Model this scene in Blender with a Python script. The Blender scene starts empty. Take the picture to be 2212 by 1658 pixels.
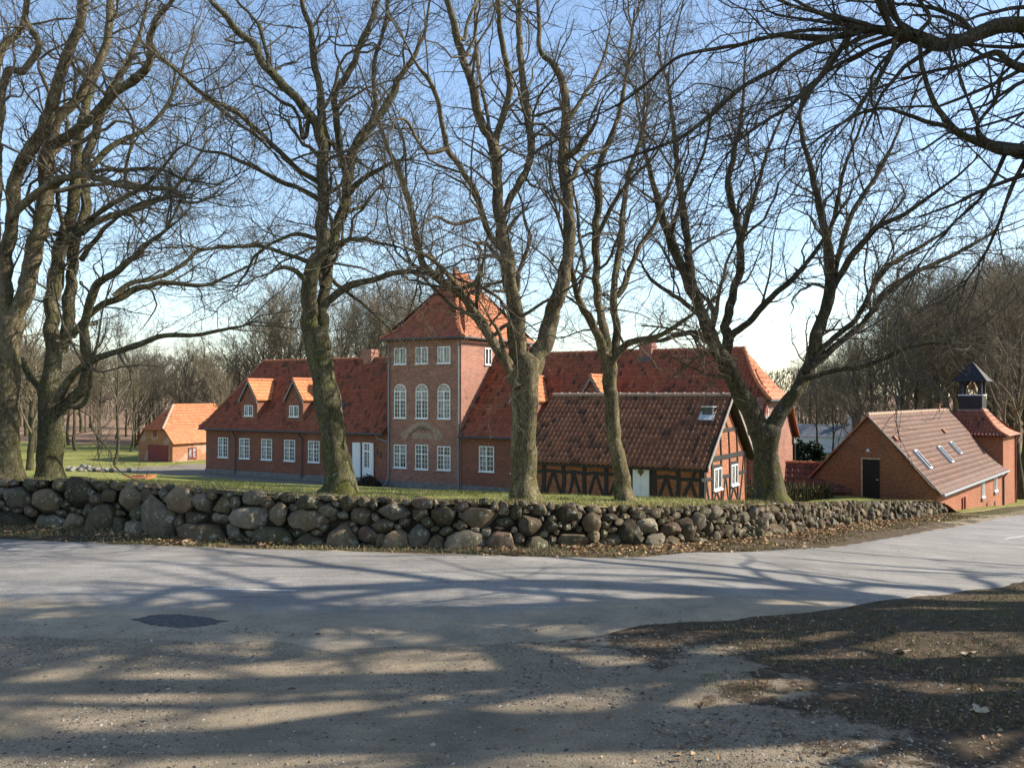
import bpy, math, random
import numpy as np
from mathutils import Vector, Matrix

S = bpy.context.scene
COL = S.collection
random.seed(7)
RNG = np.random.default_rng(7)
R = math.radians

# ------------------------------------------------------------------ camera, world, sun, exposure
CX, CY, FPX, EYE = 1106.0, 829.0, 1855.0, 3.0
PITCH = math.atan(22.0 / FPX)
cd = bpy.data.cameras.new('camera')
cam = bpy.data.objects.new('camera', cd)
COL.objects.link(cam)
cd.sensor_width = 36.0
cd.lens = 36.0 * FPX / 2212.0
cd.clip_end = 3000.0
cam.location = (0, 0, EYE)
cam.rotation_euler = (math.pi / 2 + PITCH, 0, 0)
S.camera = cam

SUN_EL = R(33.0)
SUN_AZ = R(84.0)          # measured from +Y towards +X
w = bpy.data.worlds.new('World')
S.world = w
w.use_nodes = True
nt = w.node_tree
sky = nt.nodes.new('ShaderNodeTexSky')
sky.sky_type = 'NISHITA'
sky.sun_disc = False
sky.sun_elevation = SUN_EL
sky.sun_rotation = SUN_AZ
sky.air_density = 1.0
sky.dust_density = 0.45
sky.ozone_density = 1.3
nt.links.new(sky.outputs[0], nt.nodes['Background'].inputs[0])
nt.nodes['Background'].inputs[1].default_value = 0.13
sd = bpy.data.lights.new('sun', 'SUN')
sd.energy = 5.0
sd.angle = R(0.5)
sd.color = (1.0, 0.91, 0.78)
so = bpy.data.objects.new('sun', sd)
COL.objects.link(so)
sdir = Vector((math.sin(SUN_AZ) * math.cos(SUN_EL), math.cos(SUN_AZ) * math.cos(SUN_EL), math.sin(SUN_EL)))
so.rotation_euler = (-sdir).to_track_quat('-Z', 'Y').to_euler()
so.location = (40, 5, 40)
S.view_settings.view_transform = 'Standard'
S.view_settings.look = 'None'
S.view_settings.gamma = 1.0
S.view_settings.use_curve_mapping = False
S.view_settings.exposure = 0.97
S.cycles.max_bounces = 5
S.cycles.diffuse_bounces = 3

_f = np.array([0, math.cos(PITCH), math.sin(PITCH)])
_u = np.array([0, -math.sin(PITCH), math.cos(PITCH)])
_r = np.array([1.0, 0, 0])

def ray(x, y):
    return _f + (x - CX) / FPX * _r - (y - CY) / FPX * _u

def W(x, y, Y):
    """survey: the point at depth Y (metres) seen in the direction measured off the photograph"""
    d = ray(x, y)
    return np.array([0, 0, EYE]) + d * (Y / d[1])

# ------------------------------------------------------------------ mesh helpers
def mesh_np(name, V, quads=None, tris=None, mat=None, smooth=False, tint=None, zone=None):
    me = bpy.data.meshes.new(name)
    V = np.asarray(V, dtype=np.float32).reshape(-1, 3)
    parts, starts, n0 = [], [], 0
    if quads is not None and len(quads):
        q = np.asarray(quads, dtype=np.int32).reshape(-1, 4)
        parts.append(q.ravel()); starts.append(np.arange(len(q)) * 4); n0 = q.size
    if tris is not None and len(tris):
        t = np.asarray(tris, dtype=np.int32).reshape(-1, 3)
        parts.append(t.ravel()); starts.append(n0 + np.arange(len(t)) * 3)
    L = np.concatenate(parts).astype(np.int32)
    St = np.concatenate(starts).astype(np.int32)
    me.vertices.add(len(V)); me.vertices.foreach_set('co', V.ravel())
    me.loops.add(len(L)); me.loops.foreach_set('vertex_index', L)
    me.polygons.add(len(St)); me.polygons.foreach_set('loop_start', St)
    me.polygons.foreach_set('use_smooth', np.full(len(St), bool(smooth)))
    for nm, arr in (('tint', tint), ('zone', zone)):
        if arr is not None:
            a = me.attributes.new(nm, 'FLOAT_COLOR', 'POINT')
            arr = np.asarray(arr, dtype=np.float32).reshape(-1, 3)
            a.data.foreach_set('color', np.concatenate([arr, np.ones((len(arr), 1), np.float32)], 1).ravel())
    me.update(calc_edges=True)
    me.validate()
    if mat: me.materials.append(mat)
    return me

def link(name, me, parent=None, loc=None, rot=None, kind=None, label=None):
    o = bpy.data.objects.new(name, me)
    COL.objects.link(o)
    if parent is not None: o.parent = parent
    if loc is not None: o.location = [float(c) for c in loc]
    if rot is not None: o.rotation_euler = rot
    if kind: o['kind'] = kind
    if label: o['label'] = label
    return o

def thing(name, label, cat, loc=(0, 0, 0), rz=0.0, group=None):
    o = bpy.data.objects.new(name, None)
    COL.objects.link(o)
    o.empty_display_size = 0.2
    o.location = [float(c) for c in loc]; o.rotation_euler = (0, 0, rz)
    o['label'] = label; o['category'] = cat
    if group: o['group'] = group
    return o

def tag(o, label, cat, group=None):
    o['label'] = label; o['category'] = cat
    if group: o['group'] = group
    return o

class MB:
    def __init__(s): s.V = []; s.Q = []; s.T = []
    def _add(s, pts):
        n = len(s.V); s.V += [tuple(map(float, p)) for p in pts]; return n
    def box(s, x0, x1, y0, y1, z0, z1):
        n = s._add([(x0, y0, z0), (x1, y0, z0), (x1, y1, z0), (x0, y1, z0), (x0, y0, z1), (x1, y0, z1), (x1, y1, z1), (x0, y1, z1)])
        s.Q += [(n, n+3, n+2, n+1), (n+4, n+5, n+6, n+7), (n, n+1, n+5, n+4), (n+1, n+2, n+6, n+5), (n+2, n+3, n+7, n+6), (n+3, n, n+4, n+7)]
        return s
    def quad(s, *p):
        n = s._add(p); s.Q.append((n, n+1, n+2, n+3)); return s
    def prism(s, poly, ext):
        """poly: list of 3D points (planar), ext: extrusion vector"""
        m = len(poly); e = np.array(ext)
        n = s._add(list(poly) + [np.array(p) + e for p in poly])
        for i in range(m):
            j = (i + 1) % m; s.Q.append((n+i, n+j, n+m+j, n+m+i))
        c0 = s._add([np.mean(poly, axis=0), np.mean(poly, axis=0) + e])
        for i in range(m):
            j = (i + 1) % m
            s.T.append((c0, n+j, n+i)); s.T.append((c0+1, n+m+i, n+m+j))
        return s
    def tube(s, pts, rad, n=8, cap=True):
        P = np.array(pts, float); K = len(P)
        rad = np.full(K, rad) if np.isscalar(rad) else np.array(rad, float)
        T = np.gradient(P, axis=0); T /= np.linalg.norm(T, axis=1)[:, None] + 1e-9
        ref = np.array([0, 0, 1.0]) if abs(T[:, 2]).mean() < .8 else np.array([1.0, 0, 0])
        A = np.cross(T, ref); A /= np.linalg.norm(A, axis=1)[:, None] + 1e-9
        B = np.cross(T, A)
        b = len(s.V)
        for k in range(K):
            for i in range(n):
                a = 2 * math.pi * i / n
                s.V.append(tuple(P[k] + rad[k] * (math.cos(a) * A[k] + math.sin(a) * B[k])))
        for k in range(K - 1):
            for i in range(n):
                j = (i + 1) % n
                s.Q.append((b+k*n+i, b+k*n+j, b+(k+1)*n+j, b+(k+1)*n+i))
        if cap:
            for k, fl in ((0, 1), (K - 1, 0)):
                c = s._add([P[k]])
                for i in range(n):
                    j = (i + 1) % n
                    s.T.append((c, b+k*n+(j if fl == 0 else i), b+k*n+(i if fl == 0 else j)))
        return s
    def mesh(s, name, mat, smooth=False):
        return mesh_np(name, s.V, s.Q, s.T, mat, smooth)
    def build(s, name, mat, parent=None, smooth=False, loc=None, rot=None, kind=None, label=None):
        return link(name, s.mesh(name, mat, smooth), parent, loc, rot, kind, label)

_grids = {}
def vnoise(x, y, sc, seed=0):
    g = _grids.setdefault(seed, np.random.default_rng(1000 + seed).random((64, 64)))
    x = np.asarray(x, float) / sc + seed * 3.7; y = np.asarray(y, float) / sc + seed * 1.3
    xi = np.floor(x).astype(int); yi = np.floor(y).astype(int)
    fx = x - xi; fy = y - yi
    fx = fx * fx * (3 - 2 * fx); fy = fy * fy * (3 - 2 * fy)
    a = g[xi % 64, yi % 64]; b = g[(xi + 1) % 64, yi % 64]; c = g[xi % 64, (yi + 1) % 64]; d = g[(xi + 1) % 64, (yi + 1) % 64]
    return (a * (1 - fx) + b * fx) * (1 - fy) + (c * (1 - fx) + d * fx) * fy

def sstep(a, b, x):
    t = np.clip((np.asarray(x, float) - a) / (b - a), 0, 1)
    return t * t * (3 - 2 * t)

# ------------------------------------------------------------------ materials
class NM:
    def __init__(s, name, rough=0.85, spec=0.3):
        s.m = bpy.data.materials.new(name); s.m.use_nodes = True
        s.t = s.m.node_tree; s.b = s.t.nodes['Principled BSDF']
        s.b.inputs['Roughness'].default_value = rough
        s.b.inputs['Specular IOR Level'].default_value = spec
        s._co = None
    def n(s, typ, **kw):
        nd = s.t.nodes.new(typ)
        for k, v in kw.items(): setattr(nd, k, v)
        return nd
    def l(s, a, b): s.t.links.new(a, b)
    def co(s):
        if s._co is None: s._co = s.n('ShaderNodeTexCoord').outputs['Object']
        return s._co
    def attr(s, name): return s.n('ShaderNodeAttribute', attribute_name=name).outputs['Color']
    def sc(s, vec, xyz):
        m = s.n('ShaderNodeMapping'); m.inputs['Scale'].default_value = xyz
        s.l(vec, m.inputs['Vector']); return m.outputs[0]
    def noise(s, scale, detail=4, rough=.55, vec=None, dist=0.0):
        nd = s.n('ShaderNodeTexNoise'); nd.inputs['Scale'].default_value = scale
        nd.inputs['Detail'].default_value = detail; nd.inputs['Roughness'].default_value = rough
        nd.inputs['Distortion'].default_value = dist
        s.l(vec if vec is not None else s.co(), nd.inputs['Vector']); return nd.outputs['Fac']
    def voro(s, scale, vec=None, out='Distance'):
        nd = s.n('ShaderNodeTexVoronoi'); nd.inputs['Scale'].default_value = scale
        s.l(vec if vec is not None else s.co(), nd.inputs['Vector']); return nd.outputs[out]
    def ramp(s, fac, stops):
        r = s.n('ShaderNodeValToRGB'); e = r.color_ramp.elements
        while len(e) < len(stops): e.new(0.5)
        for el, (p, c) in zip(e, stops):
            el.position = p; el.color = (c, c, c, 1) if np.isscalar(c) else (*c, 1)
        s.l(fac, r.inputs[0]); return r.outputs[0]
    def mix(s, fac, a, b, mode='MIX'):
        m = s.n('ShaderNodeMix', data_type='RGBA', blend_type=mode)
        for i, v in ((0, fac), (6, a), (7, b)):
            if isinstance(v, (int, float)): m.inputs[i].default_value = v if i == 0 else (v, v, v, 1)
            elif isinstance(v, tuple): m.inputs[i].default_value = (*v, 1)
            else: s.l(v, m.inputs[i])
        return m.outputs[2]
    def math(s, op, a, b=0.0, clamp=False):
        m = s.n('ShaderNodeMath', operation=op, use_clamp=clamp)
        for i, v in ((0, a), (1, b)):
            if isinstance(v, (int, float)): m.inputs[i].default_value = v
            else: s.l(v, m.inputs[i])
        return m.outputs[0]
    def sep(s, c):
        x = s.n('ShaderNodeSeparateColor'); s.l(c, x.inputs[0]); return x.outputs
    def base(s, c):
        if isinstance(c, tuple): s.b.inputs['Base Color'].default_value = (*c, 1)
        else: s.l(c, s.b.inputs['Base Color'])
        return s
    def bump(s, h, strength=.5, dist=.02):
        b = s.n('ShaderNodeBump'); b.inputs['Strength'].default_value = strength; b.inputs['Distance'].default_value = dist
        s.l(h, b.inputs['Height']); s.l(b.outputs[0], s.b.inputs['Normal']); return s

def brick_mat(name, c1, c2, mortar, stain=(.25, .18, .13), patch=None):
    a = NM(name, .9, .2)
    sx = a.n('ShaderNodeSeparateXYZ'); a.l(a.co(), sx.inputs[0])
    cx = a.n('ShaderNodeCombineXYZ')
    a.l(a.math('ADD', sx.outputs[0], sx.outputs[1]), cx.inputs[0]); a.l(sx.outputs[2], cx.inputs[1])
    bt = a.n('ShaderNodeTexBrick')
    bt.inputs['Scale'].default_value = 1.0
    bt.inputs['Brick Width'].default_value = .24; bt.inputs['Row Height'].default_value = .068
    bt.inputs['Mortar Size'].default_value = .007; bt.inputs['Mortar Smooth'].default_value = .2
    bt.inputs['Bias'].default_value = -.1
    bt.inputs['Color1'].default_value = (*c1, 1); bt.inputs['Color2'].default_value = (*c2, 1); bt.inputs['Mortar'].default_value = (*mortar, 1)
    a.l(cx.outputs[0], bt.inputs['Vector'])
    n1 = a.noise(1.1, 6, .6); n2 = a.noise(9, 5, .75)
    c = a.mix(a.ramp(n1, [(.42, 0.0), (.72, .55)]), bt.outputs['Color'], stain)
    c = a.mix(.7, c, a.ramp(n2, [(.32, .4), (.68, 1.5)]), 'MULTIPLY')
    c = a.mix(.35, c, a.ramp(a.noise(.45, 3, .5), [(.3, .5), (.7, 1.25)]), 'MULTIPLY')
    if patch: c = a.mix(a.ramp(a.noise(.8, 2, .4), [(.52, 0), (.56, .6)]), c, patch)
    a.base(c)
    h = a.mix(.35, a.math('SUBTRACT', 1.0, bt.outputs['Fac']), n2)
    a.bump(h, .6, .012)
    return a.m

def plain(name, c, rough=.6, spec=.35, var=.25, scale=9, bump=.15, bd=.01):
    a = NM(name, rough, spec)
    n = a.noise(scale, 5, .6)
    a.base(a.mix(1.0, c, a.ramp(n, [(.25, 1 - var), (.75, 1 + var * .6)]), 'MULTIPLY'))
    if bump: a.bump(a.noise(scale * 4, 4, .6), bump, bd)
    return a.m

M_BRICK = brick_mat('brick_red', (.29, .092, .052), (.18, .056, .034), (.30, .22, .165), (.20, .10, .065))
M_BRICK_T = brick_mat('brick_tower', (.36, .145, .092), (.22, .085, .058), (.44, .35, .29), (.31, .18, .13))
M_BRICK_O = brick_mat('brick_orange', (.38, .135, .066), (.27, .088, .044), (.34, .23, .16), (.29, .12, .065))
M_BRICK_Y = brick_mat('brick_ochre', (.40, .165, .072), (.30, .105, .048), (.40, .29, .21), (.30, .17, .09), (.46, .32, .25))
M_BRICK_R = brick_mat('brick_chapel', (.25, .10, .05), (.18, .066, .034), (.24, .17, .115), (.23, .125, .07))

def tile_mat(name):
    a = NM(name, .72, .35)
    t = a.attr('tint')
    n = a.noise(26, 4, .65)
    c = a.mix(1.0, t, a.ramp(n, [(.25, .62), (.75, 1.25)]), 'MULTIPLY')
    c = a.mix(a.ramp(a.noise(7, 5, .7), [(.56, 0.0), (.7, .55)]), c, (.045, .038, .028))
    a.base(c); a.bump(n, .3, .01)
    return a.m
M_TILE = tile_mat('clay_tile')
M_MORTAR = plain('lime_mortar', (.42, .33, .26), .9, .2, .35, 12)
M_RIDGE = plain('ridge_clay', (.34, .125, .065), .8, .3, .45, 6)
M_RIDGE_O = plain('ridge_orange', (.5, .19, .09), .8, .3, .4, 6)
M_RIDGE_P = plain('ridge_pale', (.42, .30, .22), .9, .2, .4, 7)
M_UNDER = plain('roof_underlay', (.13, .05, .03), .9, .2)
M_WHITE = plain('white_paint', (.78, .78, .76), .45, .4, .10, 5, .08)
M_BLACK = plain('black_tar_timber', (.018, .016, .015), .6, .4, .5, 14, .3)
M_BLACKWOOD = plain('black_boards', (.012, .012, .014), .55, .4, .5, 10, .2)
M_GREYWOOD = plain('weathered_board', (.27, .25, .22), .85, .25, .35, 8, .3)
M_REDPAINT = plain('red_paint', (.19, .022, .018), .55, .4, .25, 6)
M_ZINC = plain('zinc', (.22, .235, .24), .45, .5, .2, 5, .05)
M_DARKZINC = plain('dark_zinc', (.06, .065, .068), .5, .45, .25, 5, .05)
M_PLINTH = plain('plinth_render', (.20, .185, .165), .9, .2, .4, 3, .4)
M_GRANITE = plain('step_granite', (.2, .19, .18), .9, .2, .4, 9, .4)
M_PLASTER = plain('old_plaster', (.36, .25, .185), .95, .15, .35, 4, .4)
M_DOORBLACK = plain('dark_door', (.008, .007, .007), .6, .3, .3, 8)
M_IRON = plain('rusty_iron', (.35, .14, .05), .8, .3, .35, 10, .3)
M_LEAD = plain('bright_flashing', (.55, .58, .6), .35, .6, .2, 8, .1)
gl = NM('window_glass', .05, .9); gl.base(gl.mix(gl.ramp(gl.noise(1.7, 3), [(.45, 0.), (.6, 1.)]), (.022, .026, .028), (.10, .11, .105))); M_GLASS = gl.m
gl = NM('curtained_glass', .08, .8); gl.base(gl.mix(gl.ramp(gl.noise(3.1, 3), [(.4, 0.), (.6, 1.)]), (.09, .095, .09), (.30, .31, .30))); M_GLASSC = gl.m

def bark_mat(name, dark, light, moss, mossamt=.5, lich=.5):
    a = NM(name, .95, .12)
    st = a.sc(a.co(), (1, 1, .28))
    n1 = a.noise(6.5, 8, .72, st); n2 = a.noise(34, 5, .75, st); n3 = a.noise(1.9, 6, .66); n4 = a.noise(8, 6, .68)
    c = a.mix(a.ramp(n1, [(.3, 0), (.7, 1)]), dark, light)
    c = a.mix(a.ramp(n3, [(.48, 0), (.68, mossamt)]), c, moss)
    sx = a.n('ShaderNodeSeparateXYZ'); a.l(a.co(), sx.inputs[0])
    foot = a.math('MULTIPLY', a.ramp(a.math('MULTIPLY', sx.outputs[2], .5), [(.0, 1), (1.0, 0)]), a.ramp(a.noise(3.2, 6, .7), [(.42, 0), (.58, .8)]))
    c = a.mix(foot, c, (.075, .075, .012))
    c = a.mix(a.ramp(n4, [(.6, 0), (.66, lich)]), c, (.33, .33, .27))
    c = a.mix(a.ramp(a.noise(24, 4, .6), [(.62, 0), (.66, lich * .8)]), c, (.40, .41, .36))
    c = a.mix(.85, c, a.ramp(n2, [(.36, .3), (.66, 1.6)]), 'MULTIPLY')
    c = a.mix(.5, c, a.ramp(a.noise(2.6, 5, .6, st), [(.35, .5), (.65, 1.35)]), 'MULTIPLY')
    a.base(c)
    a.bump(a.mix(.5, n1, n2), 1.0, .06)
    return a.m
M_BARK = bark_mat('bark_grey_green', (.04, .036, .022), (.165, .145, .085), (.095, .105, .022), .65, .6)
M_BARK_P = bark_mat('bark_flaking', (.045, .037, .024), (.24, .195, .115), (.11, .11, .03), .45, .65)
M_BARK_D = bark_mat('bark_dark', (.03, .026, .018), (.12, .10, .065), (.08, .085, .022), .5, .5)
M_TWIG = plain('twig_bark', (.12, .102, .07), .9, .15, .3, 2, 0)
M_TWIG_D = plain('twig_dark', (.07, .062, .048), .9, .15, .3, 2, 0)
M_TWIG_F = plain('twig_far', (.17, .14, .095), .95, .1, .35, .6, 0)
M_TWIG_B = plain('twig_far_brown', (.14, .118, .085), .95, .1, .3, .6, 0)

st_ = NM('field_stone', .92, .15)
_t = st_.attr('tint'); _n = st_.noise(9, 6, .62); _n2 = st_.noise(45, 4, .7)
_c = st_.mix(.75, _t, st_.ramp(_n, [(.28, .5), (.72, 1.35)]), 'MULTIPLY')
_c = st_.mix(st_.ramp(st_.noise(4.2, 7, .72), [(.585, 0), (.63, .8)]), _c, (.42, .42, .37))
_c = st_.mix(st_.ramp(st_.noise(2.6, 5, .6), [(.54, 0), (.68, .5)]), _c, (.085, .085, .025))
_c = st_.mix(.4, _c, st_.ramp(_n2, [(.3, .55), (.7, 1.3)]), 'MULTIPLY')
st_.base(_c); st_.bump(st_.mix(.4, _n, _n2), .8, .03); M_STONE = st_.m
M_SOIL = plain('dark_soil', (.035, .027, .018), .98, .1, .4, 10, .6, .03)

def gravel_col(a, nb, nf, nc):
    gr = a.mix(a.ramp(nb, [(.32, 0), (.68, 1)]), (.21, .175, .125), (.36, .29, .20))
    gr = a.mix(.55, gr, a.ramp(a.noise(4.5, 7, .75, a.sc(a.co(), (.5, 1, 1))), [(.3, .6), (.7, 1.3)]), 'MULTIPLY')
    gr = a.mix(a.ramp(a.noise(2.2, 8, .75), [(.61, 0), (.69, .6)]), gr, (.11, .085, .058))
    gr = a.mix(a.ramp(a.voro(38), [(.10, .65), (.32, 0.0)]), gr, (.12, .105, .09))
    gr = a.mix(a.ramp(a.voro(61), [(.10, .5), (.26, 0.0)]), gr, (.38, .33, .27))
    return a.mix(.8, gr, a.ramp(nf, [(.25, .3), (.75, 1.6)]), 'MULTIPLY')
# asphalt: sandy towards the near verge
a = NM('asphalt', .8, .3)
z = a.sep(a.attr('zone'))
ns = a.noise(70, 5, .75); nm = a.noise(1.2, 5, .6); nl = a.sc(a.co(), (.15, 1.6, 1)); nst = a.noise(1.0, 4, .6, nl)
c = a.mix(a.ramp(nm, [(.3, 0), (.7, 1)]), (.21, .197, .178), (.28, .263, .238))
c = a.mix(.5, c, a.ramp(nst, [(.3, .7), (.7, 1.25)]), 'MULTIPLY')
sand = gravel_col(a, a.noise(1.1, 6, .62), a.noise(60, 6, .75), None)
f = a.math('ADD', z[0], a.math('MULTIPLY', a.math('SUBTRACT', a.noise(2.6, 7, .65), .5), .9))
cr_ = a.n('ShaderNodeTexVoronoi', feature='DISTANCE_TO_EDGE'); cr_.inputs['Scale'].default_value = .55
wv = a.n('ShaderNodeVectorMath', operation='ADD'); a.l(a.co(), wv.inputs[0]); nv_ = a.n('ShaderNodeTexNoise'); nv_.inputs['Scale'].default_value = 1.7; nv_.inputs['Detail'].default_value = 6; a.l(a.co(), nv_.inputs['Vector']); a.l(nv_.outputs['Color'], wv.inputs[1]); a.l(wv.outputs[0], cr_.inputs['Vector'])
crk = a.math('MULTIPLY', a.ramp(cr_.outputs['Distance'], [(.0, 1), (.014, 0)]), a.ramp(a.noise(.35, 3), [(.5, 0), (.6, .75)]))
c = a.mix(crk, c, (.06, .058, .055))
c = a.mix(.8, c, a.ramp(a.noise(6, 7, .72, nl), [(.3, .6), (.7, 1.3)]), 'MULTIPLY')
c = a.mix(.6, c, a.ramp(a.noise(22, 6, .8), [(.3, .5), (.7, 1.4)]), 'MULTIPLY')
c = a.mix(.5, c, a.ramp(a.noise(.5, 5, .6), [(.35, .62), (.65, 1.2)]), 'MULTIPLY')
c = a.mix(.7, c, a.ramp(ns, [(.25, .3), (.75, 1.6)]), 'MULTIPLY')
c = a.mix(a.ramp(a.voro(90), [(.12, .5), (.3, 0.0)]), c, (.36, .34, .31))
c = a.mix(a.ramp(f, [(.40, 0), (.66, 1)]), c, sand)
a.base(c); a.bump(ns, .5, .012); M_ASPH = a.m
M_PATCH = plain('fresh_asphalt', (.085, .083, .08), .9, .25, .55, 14, .6)
a = NM('road_paint', .7, .3); a.base(a.mix(a.ramp(a.noise(40, 4, .7), [(.4, 0), (.6, 1)]), (.62, .61, .58), (.30, .29, .28))); M_LINE = a.m

# foreground ground: sandy gravel, dirt/leaf verge, worn grass  (zone: R dirt, G worn grass, B asphalt-like)
a = NM('roadside_ground', .95, .12)
z = a.sep(a.attr('zone'))
nf = a.noise(60, 6, .75); nb = a.noise(1.1, 6, .62); nc = a.noise(9, 6, .7)
gr = gravel_col(a, nb, nf, nc)
dirt = a.mix(.8, a.mix(a.ramp(nc, [(.32, 0), (.68, 1)]), (.035, .026, .017), (.15, .11, .07)), a.ramp(nf, [(.25, .3), (.75, 1.6)]), 'MULTIPLY')
gs = a.mix(.8, a.mix(a.ramp(nc, [(.35, 0), (.7, 1)]), (.05, .046, .02), (.16, .125, .06)), a.ramp(nf, [(.25, .3), (.75, 1.6)]), 'MULTIPLY')
def brk(ch, amt, lo, hi, sc):
    v = a.math('ADD', ch, a.math('MULTIPLY', a.math('SUBTRACT', a.noise(sc, 7, .68), .5), amt))
    return a.ramp(v, [(lo, 0), (hi, 1)])
c = a.mix(brk(z[0], 1.9, .46, .60, 1.5), gr, dirt)
c = a.mix(brk(z[1], 1.8, .45, .66, 1.9), c, gs)
gm_ = a.ramp(nf, [(.25, .3), (.75, 1.6)])
a.base(c); a.bump(a.mix(.5, nf, nc), 1.0, .05); M_GROUND = a.m

# lawn (zone: R dry straw, G yard gravel, B woodland floor)
a = NM('lawn', .95, .1)
z = a.sep(a.attr('zone'))
nf = a.noise(45, 6, .75); nb = a.noise(.55, 6, .65); nc = a.noise(5, 6, .7)
gs = a.mix(a.ramp(nb, [(.3, 0), (.7, 1)]), (.125, .145, .032), (.24, .235, .075))
gs = a.mix(a.ramp(nc, [(.45, 0), (.75, .6)]), gs, (.32, .27, .115))
dry = a.mix(a.ramp(nc, [(.3, 0), (.7, 1)]), (.40, .32, .17), (.22, .19, .075))
yard = a.mix(a.ramp(nb, [(.3, 0), (.7, 1)]), (.16, .14, .115), (.24, .21, .17))
wood = a.mix(a.ramp(nb, [(.3, 0), (.7, 1)]), (.19, .12, .075), (.30, .20, .14))
c = a.mix(brk(z[0], .9, .42, .65, .9), gs, dry)
c = a.mix(brk(z[1], .35, .45, .58, .8), c, yard)
c = a.mix(brk(z[2], .5, .4, .6, .3), c, wood)
c = a.mix(.55, c, a.ramp(nf, [(.25, .45), (.75, 1.45)]), 'MULTIPLY')
a.base(c); a.bump(a.mix(.5, nf, nc), .9, .05); M_LAWN = a.m

def tintmat(name, rough=.9):
    a = NM(name, rough, .15); a.base(a.mix(.5, a.attr('tint'), a.ramp(a.noise(3, 3), [(.3, .6), (.7, 1.3)]), 'MULTIPLY')); return a.m
M_BLADE = tintmat('grass_blade'); M_LEAF = tintmat('dry_leaf'); M_PEBBLE = tintmat('pebble'); M_EVER = tintmat('evergreen', .6)

# ------------------------------------------------------------------ terrain survey
def G(x, Y, z=None, y=None):
    """plan point on the ray of column x at depth Y; height from z or from image row y"""
    X = (x - CX) / FPX * Y
    if z is None: z = EYE - (y - 851.0) * Y / FPX
    return (X, Y, z)

FAR_E = [(-60, 27, .45), (-30, 21.4, .2), (-16, 18.8, .05)] + [G(0, 17.7, 0), G(430, 16.76, 0), G(1000, 15.95, 0), G(1106, 15.8, 0), G(1330, 16.2, -.1), G(1465, 17.15, -.2),
         G(1655, 19.1, -.5), G(1805, 21.9, -.9), G(1926, 26.2, -1.4), G(2056, 32.1, -2.0), G(2212, 41.9, -2.9), (35, 54, -4.0), (52, 75, -5.2)]
NEAR_E = [(-60, 21, .45), (-30, 15.2, .2), (-16, 12.6, .05)] + [G(0, 11.0, 0), G(430, 10.6, 0), G(1000, 10.55, 0), G(1106, 10.6, 0), G(1285, 11.0, 0), G(1455, 11.5, 0), G(1655, 12.2, -.1),
          G(1830, 13.07, -.2), G(2056, 15.0, -.45), G(2212, 17.3, -.7), (14.5, 23, -1.35), (22, 34, -2.3), (40, 53, -4.0), (58, 74, -5.2)]
WALL = [(-24, 22.9, .3), (-17, 21.2, .1)] + [G(0, 19.95, 0), G(171, 19.46, 0), G(366, 18.19, 0), G(600, 17.56, 0), G(900, 16.95, 0), G(1105, 16.95, 0), G(1330, 17.9, -.16),
        G(1455, 18.8, -.28), G(1565, 20.5, -.47), G(1695, 24, -.88), G(1805, 28.5, -1.37), G(1926, 34, -1.97), G(2040, 39.3, -2.47)]
WH = [1.08, 1.08, 1.06, 1.08, 1.06, .96, .93, .89, .85, .84, .84, .84, .80, .74, .5]

def crspline(P, step):
    P = np.array(P, float)
    Q = np.vstack([2 * P[0] - P[1], P, 2 * P[-1] - P[-2]])
    out = []
    for i in range(len(P) - 1):
        p0, p1, p2, p3 = Q[i:i+4]
        n = max(2, int(np.linalg.norm(p2[:3] - p1[:3]) / step) + 1)
        t = np.linspace(0, 1, n, endpoint=False)[:, None]
        out.append(.5 * ((2*p1) + (-p0 + p2)*t + (2*p0 - 5*p1 + 4*p2 - p3)*t*t + (-p0 + 3*p1 - 3*p2 + p3)*t**3))
    out.append(P[-1:])
    return np.vstack(out)

class TPS:
    def __init__(s, pts):
        P = np.array(pts, float); s.xy = P[:, :2]; n = len(P)
        d = np.linalg.norm(s.xy[:, None] - s.xy[None], axis=2)
        K = d ** 2 * np.log(d + 1e-9) + np.eye(n) * .3
        A = np.zeros((n + 3, n + 3)); A[:n, :n] = K
        A[:n, n] = 1; A[:n, n+1:] = s.xy; A[n, :n] = 1; A[n+1:, :n] = s.xy.T
        s.w = np.linalg.solve(A, np.concatenate([P[:, 2], np.zeros(3)]))
    def __call__(s, x, y):
        x = np.asarray(x, float); sh = x.shape; q = np.stack([x.ravel(), np.asarray(y, float).ravel()], 1)
        out = np.empty(len(q))
        for i in range(0, len(q), 20000):
            d = np.linalg.norm(q[i:i+20000, None] - s.xy[None], axis=2)
            out[i:i+20000] = (d ** 2 * np.log(d + 1e-9)) @ s.w[:-3] + s.w[-3] + q[i:i+20000] @ s.w[-2:]
        return out.reshape(sh)

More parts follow.
